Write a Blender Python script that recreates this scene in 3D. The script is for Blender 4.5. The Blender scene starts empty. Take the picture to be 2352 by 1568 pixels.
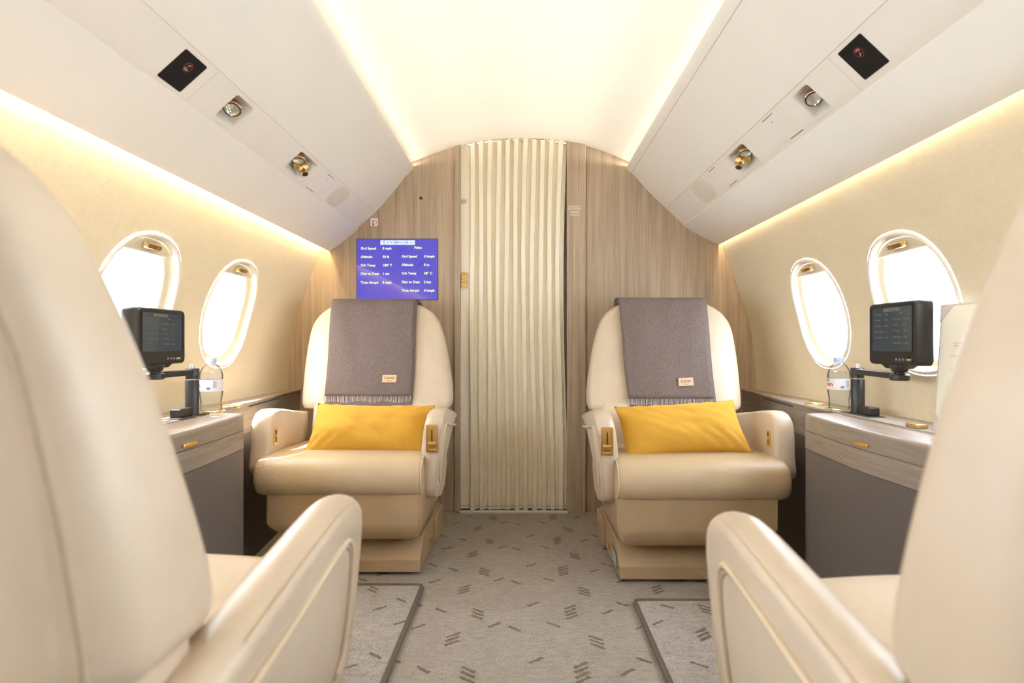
import bpy, bmesh, math, random
from mathutils import Vector, Matrix
from mathutils import noise as mnoise
from math import sin, cos, pi, radians, sqrt, atan2
random.seed(7)
S = bpy.context.scene
COL = S.collection

# ------------------------------------------------------------------ camera
# a 20 mm lens on a 36 mm sensor, eye 0.83 m above the carpet, looking straight down the aisle
EYE = 0.833
cam_d = bpy.data.cameras.new('camera'); cam = bpy.data.objects.new('camera', cam_d); COL.objects.link(cam)
cam.location = (0, 0, EYE); cam.rotation_euler = (pi / 2, 0, 0)
cam_d.sensor_width = 36.0; cam_d.lens = 20.005; cam_d.clip_start = 0.02
cam_d.shift_x = -21 / 2352; cam_d.shift_y = 9 / 2352
cam_d.dof.use_dof = True; cam_d.dof.focus_distance = 2.3; cam_d.dof.aperture_fstop = 3.2
S.camera = cam

# ------------------------------------------------------------------ sky, sun, cove lights, exposure
W = bpy.data.worlds.new('sky'); S.world = W; W.use_nodes = True
wn = W.node_tree.nodes; wl = W.node_tree.links
bg = wn['Background']; bg.inputs[0].default_value = (0.76, 0.87, 1.0, 1); bg.inputs[1].default_value = 17.0
sun_d = bpy.data.lights.new('sun', 'SUN'); sun_d.energy = 20.0; sun_d.angle = radians(1.0); sun_d.color = (1, .96, .9)
sun = bpy.data.objects.new('sun', sun_d); COL.objects.link(sun)
sun.rotation_euler = Vector((0.40, 0.0, -0.92)).to_track_quat('-Z', 'Y').to_euler()
def strip_light(name, loc, direction, length, width, watts, color, spread=180):
    d = bpy.data.lights.new(name, 'AREA'); d.shape = 'RECTANGLE'; d.size = width; d.size_y = length
    d.energy = watts; d.color = color; d.spread = radians(spread)
    o = bpy.data.objects.new(name, d); COL.objects.link(o); o.location = loc
    z = -Vector(direction).normalized(); y = Vector((0, 1, 0)); x = y.cross(z)
    o.rotation_euler = Matrix((x, y, z)).transposed().to_euler()
WARM = (1.0, 0.76, 0.42)
CREAM = (1.0, 0.925, 0.79)
for sx in (-1, 1):
    strip_light('ceiling_cove_light', (sx * .572, 1.55, 1.7235), (-sx * 1.0, 0, .21), 2.6, .012, 4.3, CREAM, 62)
    strip_light('wall_cove_light', (sx * (.978 if sx < 0 else .996), .4, 1.352 if sx < 0 else 1.372), (sx * .42, 0, -.9), 4.9, .012, 13.0, WARM)
S.view_settings.view_transform = 'Standard'; S.view_settings.look = 'None'
S.view_settings.exposure = 0.52; S.view_settings.gamma = 1.0; S.view_settings.use_curve_mapping = False
S.cycles.use_denoising = True
S.cycles.max_bounces = 10; S.cycles.diffuse_bounces = 6; S.cycles.glossy_bounces = 8
S.cycles.transmission_bounces = 8; S.cycles.transparent_max_bounces = 12
S.cycles.sample_clamp_indirect = 6.0; S.cycles.caustics_reflective = False; S.cycles.caustics_refractive = False

# ------------------------------------------------------------------ materials
def new_mat(name):
    m = bpy.data.materials.new(name); m.use_nodes = True
    nt = m.node_tree
    return m, nt, nt.nodes, nt.links, nt.nodes['Principled BSDF']
def simple(name, col, rough=.5, metal=0, spec=None, emit=None, estr=0, coat=0):
    m, nt, N, L, b = new_mat(name)
    b.inputs['Base Color'].default_value = (*col, 1); b.inputs['Roughness'].default_value = rough
    b.inputs['Metallic'].default_value = metal
    if spec is not None: b.inputs['Specular IOR Level'].default_value = spec
    if emit: b.inputs['Emission Color'].default_value = (*emit, 1); b.inputs['Emission Strength'].default_value = estr
    if coat: b.inputs['Coat Weight'].default_value = coat; b.inputs['Coat Roughness'].default_value = .03
    return m
def node(N, t, **k):
    n = N.new(t)
    for a, v in k.items(): setattr(n, a, v)
    return n
def coords(N, L, scale, rot=(0, 0, 0)):
    tc = N.new('ShaderNodeTexCoord'); mp = N.new('ShaderNodeMapping')
    mp.inputs['Scale'].default_value = scale; mp.inputs['Rotation'].default_value = rot
    L.new(tc.outputs['Object'], mp.inputs['Vector'])
    return mp.outputs['Vector']
def noise(N, L, vec, scale, detail=4, rough=.55):
    n = N.new('ShaderNodeTexNoise'); n.inputs['Scale'].default_value = scale; n.inputs['Detail'].default_value = detail
    n.inputs['Roughness'].default_value = rough
    if vec is not None: L.new(vec, n.inputs['Vector'])
    return n.outputs['Fac']
def ramp(N, L, fac, stops):
    r = N.new('ShaderNodeValToRGB'); e = r.color_ramp.elements
    e[0].position, e[0].color = stops[0][0], (*stops[0][1], 1); e[1].position, e[1].color = stops[-1][0], (*stops[-1][1], 1)
    for p, c in stops[1:-1]:
        q = e.new(p); q.color = (*c, 1)
    L.new(fac, r.inputs['Fac']); return r.outputs['Color']
def bump(N, L, b, height, strength, dist):
    n = N.new('ShaderNodeBump'); n.inputs['Strength'].default_value = strength; n.inputs['Distance'].default_value = dist
    L.new(height, n.inputs['Height']); L.new(n.outputs['Normal'], b.inputs['Normal'])
def mathn(N, L, op, a, b=None):
    n = N.new('ShaderNodeMath'); n.operation = op
    for i, x in enumerate((a, b)):
        if x is None: continue
        if isinstance(x, (int, float)): n.inputs[i].default_value = x
        else: L.new(x, n.inputs[i])
    return n.outputs[0]

def leather(name, base, rough=.36, crease=0.0):
    m, nt, N, L, b = new_mat(name)
    v = coords(N, L, (1, 1, 1))
    c = ramp(N, L, noise(N, L, v, 9, 3), [(.3, tuple(x * .95 for x in base)), (.7, tuple(min(1, x * 1.04) for x in base))])
    L.new(c, b.inputs['Base Color']); b.inputs['Roughness'].default_value = rough
    b.inputs['Specular IOR Level'].default_value = .45
    g = N.new('ShaderNodeTexVoronoi'); g.inputs['Scale'].default_value = 900; L.new(v, g.inputs['Vector'])
    h = mathn(N, L, 'MULTIPLY', g.outputs['Distance'], .12)
    if crease:
        w = N.new('ShaderNodeTexVoronoi'); w.feature = 'DISTANCE_TO_EDGE'; w.inputs['Scale'].default_value = 21
        d = N.new('ShaderNodeTexNoise'); d.inputs['Scale'].default_value = 6; L.new(v, d.inputs['Vector'])
        mx = N.new('ShaderNodeMix'); mx.data_type = 'RGBA'; mx.inputs[0].default_value = .22
        L.new(v, mx.inputs[6]); L.new(d.outputs['Color'], mx.inputs[7]); L.new(mx.outputs[2], w.inputs['Vector'])
        e = mathn(N, L, 'MINIMUM', w.outputs['Distance'], .10)
        msk = N.new('ShaderNodeMapRange'); msk.inputs[1].default_value = .45; msk.inputs[2].default_value = .65
        L.new(noise(N, L, v, 5, 1), msk.inputs[0])
        e2 = mathn(N, L, 'MULTIPLY', mathn(N, L, 'MULTIPLY', e, msk.outputs[0]), crease)
        h = mathn(N, L, 'ADD', h, e2)
    bump(N, L, b, h, .6 if crease else .35, .004)
    return m
def wood(name, base, axis):
    m, nt, N, L, b = new_mat(name)
    sc = {'Z': (220, 220, 3.0), 'Y': (150, 3.0, 220)}[axis]
    v = coords(N, L, sc)
    f = noise(N, L, v, 1.0, 6, .65)
    v2 = coords(N, L, tuple(s * .16 if s > 10 else s * .5 for s in sc))
    f2 = noise(N, L, v2, 1.0, 3)
    mixf = mathn(N, L, 'ADD', mathn(N, L, 'MULTIPLY', f, .6), mathn(N, L, 'MULTIPLY', f2, .4))
    c = ramp(N, L, mixf, [(.34, tuple(x * .62 for x in base)), (.5, base), (.64, tuple(min(1, x * 1.28) for x in base))])
    L.new(c, b.inputs['Base Color']); b.inputs['Roughness'].default_value = .42
    bump(N, L, b, f, .10, .001)
    return m
def fabric_wall():
    m, nt, N, L, b = new_mat('woven_wall_fabric')
    tc = N.new('ShaderNodeTexCoord'); sp = N.new('ShaderNodeSeparateXYZ'); L.new(tc.outputs['Object'], sp.inputs[0])
    k = 2 * pi / .0062
    sy = mathn(N, L, 'SINE', mathn(N, L, 'MULTIPLY', mathn(N, L, 'ADD', sp.outputs['Y'], mathn(N, L, 'MULTIPLY', sp.outputs['Z'], .5)), k))
    sz = mathn(N, L, 'SINE', mathn(N, L, 'MULTIPLY', sp.outputs['Z'], k * 1.1))
    p = mathn(N, L, 'MULTIPLY', sy, sz)
    nz = noise(N, L, tc.outputs['Object'], 60, 4)
    f = mathn(N, L, 'ADD', mathn(N, L, 'MULTIPLY', p, .22), mathn(N, L, 'ADD', mathn(N, L, 'MULTIPLY', nz, .25), .375))
    c = ramp(N, L, f, [(.28, (.71, .60, .42)), (.72, (.87, .765, .565))])
    L.new(c, b.inputs['Base Color']); b.inputs['Roughness'].default_value = .8; b.inputs['Specular IOR Level'].default_value = .25
    bump(N, L, b, p, .35, .0015)
    return m
def carpet(name, base):
    m, nt, N, L, b = new_mat(name)
    v = coords(N, L, (1, 1, 1))
    f1 = noise(N, L, v, 210, 4, .75); v2 = coords(N, L, (30, 75, 30)); f2 = noise(N, L, v2, 1.0, 3); f3 = noise(N, L, v, 7, 3)
    f = mathn(N, L, 'ADD', mathn(N, L, 'ADD', mathn(N, L, 'MULTIPLY', f1, .68), mathn(N, L, 'MULTIPLY', f2, .22)), mathn(N, L, 'MULTIPLY', f3, .10))
    c = ramp(N, L, f, [(.36, tuple(x * .55 for x in base)), (.5, base), (.62, tuple(min(1, x * 1.30) for x in base))])
    L.new(c, b.inputs['Base Color']); b.inputs['Roughness'].default_value = .95; b.inputs['Specular IOR Level'].default_value = .1
    b.inputs['Sheen Weight'].default_value = .15
    bump(N, L, b, mathn(N, L, 'ADD', mathn(N, L, 'MULTIPLY', f1, 1.0), f2), 1.0, .010)
    return m
def cloth(name, base, scale, sheen=.3, lo=.75, hi=1.25, bs=.4):
    m, nt, N, L, b = new_mat(name)
    v = coords(N, L, (1, 1, 1))
    f = noise(N, L, v, scale, 4, .7)
    c = ramp(N, L, f, [(.35, tuple(x * lo for x in base)), (.65, tuple(min(1, x * hi) for x in base))])
    L.new(c, b.inputs['Base Color']); b.inputs['Roughness'].default_value = .9; b.inputs['Specular IOR Level'].default_value = .15
    b.inputs['Sheen Weight'].default_value = sheen; b.inputs['Sheen Roughness'].default_value = .4
    b.inputs['Sheen Tint'].default_value = (*[min(1, x * 1.4 + .1) for x in base], 1)
    bump(N, L, b, f, bs, .001)
    return m
def paint(name, base, rough=.5):
    m, nt, N, L, b = new_mat(name)
    v = coords(N, L, (1, 1, 1))
    f = noise(N, L, v, 3, 3)
    c = ramp(N, L, f, [(.3, tuple(x * .97 for x in base)), (.7, base)])
    L.new(c, b.inputs['Base Color']); b.inputs['Roughness'].default_value = rough
    bump(N, L, b, noise(N, L, v, 500, 2), .08, .0006)
    return m
def clear(name, tint, gloss):
    m = bpy.data.materials.new(name); m.use_nodes = True; nt = m.node_tree; N, L = nt.nodes, nt.links
    for n in list(N):
        if n.type == 'BSDF_PRINCIPLED': N.remove(n)
    out = next(n for n in N if n.type == 'OUTPUT_MATERIAL')
    t = N.new('ShaderNodeBsdfTransparent'); t.inputs[0].default_value = (*tint, 1)
    g = N.new('ShaderNodeBsdfGlossy'); g.inputs['Roughness'].default_value = .03
    fr = N.new('ShaderNodeLayerWeight'); fr.inputs[0].default_value = gloss
    mx = N.new('ShaderNodeMixShader'); L.new(mathn(N, L, 'MULTIPLY', fr.outputs['Fresnel'], .75), mx.inputs[0]); L.new(t.outputs[0], mx.inputs[1]); L.new(g.outputs[0], mx.inputs[2])
    L.new(mx.outputs[0], out.inputs[0]); return m
def water():
    m, nt, N, L, b = new_mat('water')
    b.inputs['Transmission Weight'].default_value = 1; b.inputs['IOR'].default_value = 1.33; b.inputs['Roughness'].default_value = 0
    b.inputs['Base Color'].default_value = (.97, .98, 1, 1); return m

M = dict(
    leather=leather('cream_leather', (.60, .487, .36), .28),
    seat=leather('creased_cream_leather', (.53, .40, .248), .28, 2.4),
    tan=leather('tan_leather', (.41, .285, .16), .48),  # cream leather darkened: shade under the cushion put into its colour
    piping=simple('leather_piping', (.66, .53, .36), .45),
    groove=simple('leather_seam', (.36, .27, .18), .6),  # shade of the backrest seam groove, put in as a darker colour
    seam=simple('seam_shadow', (.42, .34, .25), .8),
    ceiling=paint('cream_headliner', (.81, .765, .665), .7),
    panel=paint('ivory_panel', (.90, .865, .79), .42),
    panel2=paint('warm_ivory_panel', (.88, .83, .755), .42),
    wall=fabric_wall(),
    rim=simple('window_rim', (.86, .80, .70), .35),
    wood=wood('pale_taupe_wood', (.42, .318, .222), 'Z'),
    woody=wood('taupe_wood_lengthwise', (.27, .22, .18), 'Y'),
    grey=paint('grey_taupe_laminate', (.125, .103, .092), .5),
    dark=simple('dark_recess', (.012, .010, .009), .8),
    carpet=carpet('beige_carpet', (.56, .475, .395)),
    dash=carpet('brown_carpet_dash', (.26, .20, .135)),
    mat=carpet('pale_mat_carpet', (.63, .555, .49)),
    binding=cloth('taupe_binding', (.13, .105, .085), 300, .1),
    curtain=cloth('cream_curtain', (.90, .835, .69), 700, .1, .93, 1.05, .15),
    pillow=cloth('mustard_velvet', (.62, .345, .05), 900, .55, .9, 1.08, .25),
    pillow_back=cloth('grey_pillow_edge', (.52, .38, .18), 500, .1),
    blanket=cloth('taupe_wool', (.168, .130, .118), 420, .25, .55, 1.5, .8),
    fringe=cloth('pale_fringe', (.62, .55, .52), 300, .2),
    patch=simple('tan_leather_patch', (.62, .44, .27), .6),
    ink=simple('brown_ink', (.20, .12, .07), .8),
    gold=simple('polished_gold', (.95, .70, .30), .20, 1),
    brass=simple('dark_brass', (.55, .33, .10), .3, 1),
    rosegold=simple('rose_gold', (.80, .55, .36), .22, 1),
    chrome=simple('chrome', (.75, .76, .80), .12, 1),
    sill=simple('polished_sill', (.82, .84, .90), .35, .35),
    goldlit=simple('bright_gold', (1.0, .80, .42), .14, 1),
    steel=simple('brushed_steel', (.7, .7, .72), .3, 1),
    black=simple('black_plastic', (.014, .013, .014), .42),
    black2=simple('black_sign_face', (.010, .009, .009), .55, spec=.2),
    satin=simple('satin_black', (.02, .019, .021), .35),
    lens=simple('lamp_lens', (.62, .66, .60), .08, .7),
    white=simple('white_print', (.85, .85, .85), .5),
    smoke=simple('pale_print', (.60, .57, .52), .6),
    red=simple('red_print', (.55, .02, .02), .5),
    dred=simple('dull_red_print', (.22, .02, .015), .6),
    navy=simple('navy_print', (.03, .05, .22), .5),
    paper=simple('ivory_card', (.84, .81, .70), .7),
    cover=cloth('grey_linen_cover', (.62, .59, .57), 600, .1, .92, 1.06, .3),
    text=simple('grey_print', (.36, .34, .31), .7),
    cap=simple('pale_blue_cap', (.42, .55, .86), .4),
    pet=clear('clear_bottle', (.965, .975, .985), .13),
    water=clear('water', (.93, .95, .965), .10),
    label=simple('bottle_label', (.82, .80, .86), .5),
    pane=clear('window_pane', (.98, .99, 1), .08),
    screen=simple('blue_display', (.01, .01, .03), .12, emit=(.062, .045, .42), estr=1.0, coat=.6),
    stext=simple('display_text', (.1, .1, .05), .4, emit=(.62, .78, .36), estr=1.0),
    compass=simple('display_compass', (.1, .1, .1), .4, emit=(.55, .68, .95), estr=1.0),
    cink=simple('display_compass_ink', (.02, .03, .12), .4),
    mscreen=simple('dim_display', (.012, .014, .016), .16, emit=(.020, .028, .031), estr=1.0, coat=.3),
    mtext=simple('dim_display_text', (.02, .02, .02), .5, emit=(.085, .075, .062), estr=1.0),
    mcomp=simple('dim_display_compass', (.02, .02, .02), .5, emit=(.10, .115, .072), estr=1.0),
    led=simple('green_led', (.1, .2, .02), .4, emit=(.55, .8, .05), estr=1.5),
    button=simple('grey_button', (.22, .22, .22), .5),
    grille=paint('speaker_mesh', (.76, .70, .59), .6),
    bluegrey=simple('blue_grey_tag', (.42, .47, .60), .5),
    belt=cloth('charcoal_webbing', (.035, .03, .028), 500, .1),
)

# ------------------------------------------------------------------ mesh helpers
ORIGIN = {}
class MB:
    def __init__(s): s.v = []; s.f = []; s.m = []
    def add(s, vs, fs, mi=0):
        o = len(s.v); s.v += [tuple(v) for v in vs]; s.f += [tuple(i + o for i in f) for f in fs]; s.m += [mi] * len(fs); return s
    def box(s, x0, x1, y0, y1, z0, z1, mi=0):
        p = [(x, y, z) for z in (z0, z1) for y in (y0, y1) for x in (x0, x1)]
        return s.add(p, [(0, 2, 3, 1), (4, 5, 7, 6), (0, 1, 5, 4), (2, 6, 7, 3), (0, 4, 6, 2), (1, 3, 7, 5)], mi)
    def grid(s, rows, cu=False, mi=0):
        nu, nv = len(rows[0]), len(rows); fs = []
        for j in range(nv - 1):
            for i in range(nu if cu else nu - 1):
                k = (i + 1) % nu
                fs.append((j * nu + i, j * nu + k, (j + 1) * nu + k, (j + 1) * nu + i))
        return s.add([p for r in rows for p in r], fs, mi)
    def loft(s, rings, mi=0, cap=True):
        n = len(rings[0]); s.grid(rings, True, mi); o = len(s.v) - n * len(rings)
        if cap:
            s.f.append(tuple(o + i for i in range(n))[::-1]); s.f.append(tuple(o + n * (len(rings) - 1) + i for i in range(n))); s.m += [mi, mi]
        return s
    def prism(s, poly, a, b, fn, mi=0):
        return s.loft([[fn(p, a) for p in poly], [fn(p, b) for p in poly]], mi)
    def tube(s, pts, r, n=8, closed=False, mi=0):
        pts = [Vector(p) for p in pts]; rings = []; m = len(pts); up = None
        for i in range(m):
            a = pts[i - 1] if (i or closed) else pts[0]; b = pts[(i + 1) % m] if (i < m - 1 or closed) else pts[-1]
            t = (b - a); t = t.normalized() if t.length > 1e-9 else Vector((0, 0, 1))
            if up is None: up = t.orthogonal().normalized()
            up = (up - t * up.dot(t)); up = up.normalized() if up.length > 1e-6 else t.orthogonal().normalized()
            w = t.cross(up); rr = r[i] if isinstance(r, (list, tuple)) else r
            rings.append([pts[i] + (up * cos(2 * pi * k / n) + w * sin(2 * pi * k / n)) * rr for k in range(n)])
        if closed: rings.append(rings[0]); return s.loft(rings, mi, False)
        return s.loft(rings, mi)
    def lathe(s, prof, c, n=24, axis=(0, 0, 1), mi=0, cap=True):
        a = Vector(axis).normalized(); u = a.orthogonal().normalized(); w = a.cross(u); c = Vector(c)
        return s.loft([[c + a * h + (u * cos(2 * pi * k / n) + w * sin(2 * pi * k / n)) * max(r, 1e-5) for k in range(n)] for r, h in prof], mi, cap)
    def build(s, name, mats, parent=None, smooth=True, bevel=0, seg=3, sub=0, angle=38, recalc=True):
        o0 = ORIGIN.get(parent.name, Vector((0, 0, 0))) if parent else Vector((0, 0, 0))
        me = bpy.data.meshes.new(name); me.from_pydata([tuple(Vector(v) - o0) for v in s.v], [], s.f)
        for m in (mats if isinstance(mats, (list, tuple)) else [mats]): me.materials.append(m)
        me.polygons.foreach_set('material_index', s.m)
        if recalc:
            bm = bmesh.new(); bm.from_mesh(me); bmesh.ops.recalc_face_normals(bm, faces=bm.faces); bm.to_mesh(me); bm.free()
        ob = bpy.data.objects.new(name, me); COL.objects.link(ob)
        if parent: ob.parent = parent
        ORIGIN[ob.name] = o0
        if smooth:
            me.polygons.foreach_set('use_smooth', [True] * len(me.polygons))
            if angle < 180: me.set_sharp_from_angle(angle=radians(angle))
        if bevel:
            b = ob.modifiers.new('bevel', 'BEVEL'); b.width = bevel; b.segments = seg; b.limit_method = 'ANGLE'; b.angle_limit = radians(35)
        if sub:
            b = ob.modifiers.new('subsurf', 'SUBSURF'); b.levels = sub; b.render_levels = sub
        me.update(); return ob
def empty(name, loc, label, cat, group=None):
    o = bpy.data.objects.new(name, None); COL.objects.link(o); o.location = loc; o.empty_display_size = .05
    ORIGIN[o.name] = Vector(loc); return tag(o, label, cat, group)
def tag(o, label, cat, group=None):
    o['label'] = label; o['category'] = cat
    if group: o['group'] = group
    return o
def struct(o, label, cat):
    o['kind'] = 'structure'; return tag(o, label, cat)
def catmull(pts, n=6, closed=False):
    P = [Vector(p) for p in pts]; out = []; m = len(P)
    for i in range(m if closed else m - 1):
        g = (lambda k: P[k % m]) if closed else (lambda k: P[max(0, min(m - 1, k))])
        a, b, c, d = g(i - 1), g(i), g(i + 1), g(i + 2)
        for k in range(n):
            t = k / n
            out.append(.5 * ((2 * b) + (c - a) * t + (2 * a - 5 * b + 4 * c - d) * t * t + (3 * b - a - 3 * c + d) * t ** 3))
    if not closed: out.append(P[-1])
    return out
def interp(tab, x):
    if x <= tab[0][0]: return tab[0][1]
    for (a, fa), (b, fb) in zip(tab, tab[1:]):
        if x <= b: return fa + (fb - fa) * (x - a) / (b - a)
    return tab[-1][1]
def rrect(w, h, r, n=5):
    out = []
    for cx, cy, a0 in ((w / 2 - r, h / 2 - r, 0), (-w / 2 + r, h / 2 - r, 90), (-w / 2 + r, -h / 2 + r, 180), (w / 2 - r, -h / 2 + r, 270)):
        for k in range(n + 1):
            a = radians(a0 + 90 * k / n); out.append((cx + r * cos(a), cy + r * sin(a)))
    return out
def superell(n, e, a, b):
    out = []
    for k in range(n):
        t = 2 * pi * k / n; c, s_ = cos(t), sin(t)
        out.append((a * math.copysign(abs(c) ** (2 / e), c), b * math.copysign(abs(s_) ** (2 / e), s_)))
    return out
_TC = {}
def text(mb, body, size, fn, align='LEFT', bold=0, mi=0):
    """letters as flat mesh faces; fn maps (x, y) of the line to a point in the cabin"""
    key = (body, size, align, bold)
    if key not in _TC:
        cu = bpy.data.curves.new('t', 'FONT'); cu.body = body; cu.size = size; cu.align_x = align; cu.offset = bold; cu.resolution_u = 3
        ob = bpy.data.objects.new('t', cu); COL.objects.link(ob)
        dg = bpy.context.evaluated_depsgraph_get(); me = bpy.data.meshes.new_from_object(ob.evaluated_get(dg))
        _TC[key] = ([(v.co.x, v.co.y) for v in me.vertices], [tuple(p.vertices) for p in me.polygons])
        bpy.data.objects.remove(ob); bpy.data.curves.remove(cu); bpy.data.meshes.remove(me)
    vs, fs = _TC[key]
    return mb.add([fn(x, y) for x, y in vs], fs, mi)

# ------------------------------------------------------------------ the cabin shell
Y0, Y1 = -2.2, 2.85
YR = -2.2
LIN = {  # cross-section corners (|x|, z) on each side: bin lip, bin/strip joint, strip/valance joint, valance lip
    -1: [(.543, 1.728), (.7305, 1.499), (.818, 1.4206), (.959, 1.305)],
    1: [(.530, 1.727), (.726, 1.519), (.816, 1.434), (.988, 1.338)]}
WALL = [(.990, 1.40), (1.003, 1.35), (1.022, 1.29), (1.050, 1.215), (1.080, 1.135), (1.112, 1.045), (1.142, .945), (1.160, .85), (1.172, .752), (1.177, .64), (1.172, .45), (1.160, .22), (1.150, -.005)]
WC = {s: catmull([((x - .012 if s < 0 else x), z, 0) for x, z in WALL], 6) for s in (-1, 1)}
_len = {}
for s_ in (-1, 1):
    acc = [0]
    for a, b in zip(WC[s_], WC[s_][1:]): acc.append(acc[-1] + (b - a).length)
    _len[s_] = acc
def wallp(s, arc, y, out=0.0):
    acc = _len[s]; P = WC[s]
    for i in range(len(P) - 1):
        if arc <= acc[i + 1] or i == len(P) - 2:
            t = (arc - acc[i]) / (acc[i + 1] - acc[i]); p = P[i].lerp(P[i + 1], t); d = (P[i + 1] - P[i]).normalized(); break
    nx, nz = -d.y, d.x   # outward normal
    if nx < 0: nx, nz = -nx, -nz
    return (s * (p.x + nx * out), y, p.y + nz * out)
def arc_at_z(s, z):
    for i, p in enumerate(WC[s]):
        if p.y <= z:
            a, b = WC[s][i - 1], p; t = (a.y - z) / (a.y - b.y)
            return _len[s][i - 1] + (_len[s][i] - _len[s][i - 1]) * t
def wall_x(s, z):
    return abs(wallp(s, arc_at_z(s, z), 0)[0])

# floor with the woven dash pattern
fl = MB()
fl.box(-1.25, 1.25, YR, 3.3, -.03, 0, 0)
def dash(mb, x, y, kind, z, mi):
    L, w = .046, .0095; a = radians(36) * (1 if kind == '/' else -1)
    ux, uy = cos(a), sin(a); n = 9; top = []; bot = []
    for i in range(n + 1):
        t = (i / n - .5) * L; j1, j2 = random.uniform(-.0022, .0022), random.uniform(-.0022, .0022)
        top.append((x + ux * t - uy * (w / 2 + j1), y + uy * t + ux * (w / 2 + j1), z)); bot.append((x + ux * t + uy * (w / 2 + j2), y + uy * t - ux * (w / 2 + j2), z))
    mb.grid([bot, top], False, mi)
MOTIF = [(-.194, 1.615, '/', 3), (-.135, 1.765, '\\', 3), (.155, 1.776, '/', 4), (.212, 1.597, '\\', 3), (.039, 1.504, '/', 1), (-.079, 1.696, '/', 1),
         (-.019, 1.672, '\\', 1), (.097, 1.696, '\\', 1), (-.252, 1.788, '\\', 1), (-.305, 1.683, '/', 1), (.27, 1.776, '/', 1), (.325, 1.504, '\\', 1)]
def pattern(mb, x0, x1, y0, y1, z, mi, shift=0):
    for gx in (-2, -1, 0, 1, 2):
        for ky in range(-6, 5):
            for (x, y, k, n) in MOTIF:
                X = x + gx * .66 + shift; Yc = y + ky * .3265
                for i in range(n):
                    yy = Yc + (i - (n - 1) / 2) * .022
                    if x0 < X < x1 and y0 < yy < y1: dash(mb, X, yy, k, z, mi)
pattern(fl, -.98, .98, .5, 2.80, .0012, 1)
struct(fl.build('floor', [M['carpet'], M['dash']], smooth=False, recalc=False), 'beige carpeted cabin floor with brown woven dashes', 'floor')

# ceiling vault
arc = catmull([(-.70, 1.672, 0), (-.62, 1.712, 0), (-.54, 1.752, 0), (-.30, 1.834, 0), (0, 1.865, 0), (.30, 1.838, 0), (.53, 1.756, 0), (.62, 1.712, 0), (.70, 1.672, 0)], 8)
c = MB(); rows = [[(p.x, y, p.y) for p in arc] for y in (YR, -1, 0, 1, 2, Y1)]
c.grid(rows); c.grid([[(p[0], p[1], p[2] + .02) for p in r] for r in rows])
struct(c.build('ceiling', M['ceiling'], angle=180, recalc=False), 'cream vaulted cabin ceiling lit from its edges', 'ceiling')

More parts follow.
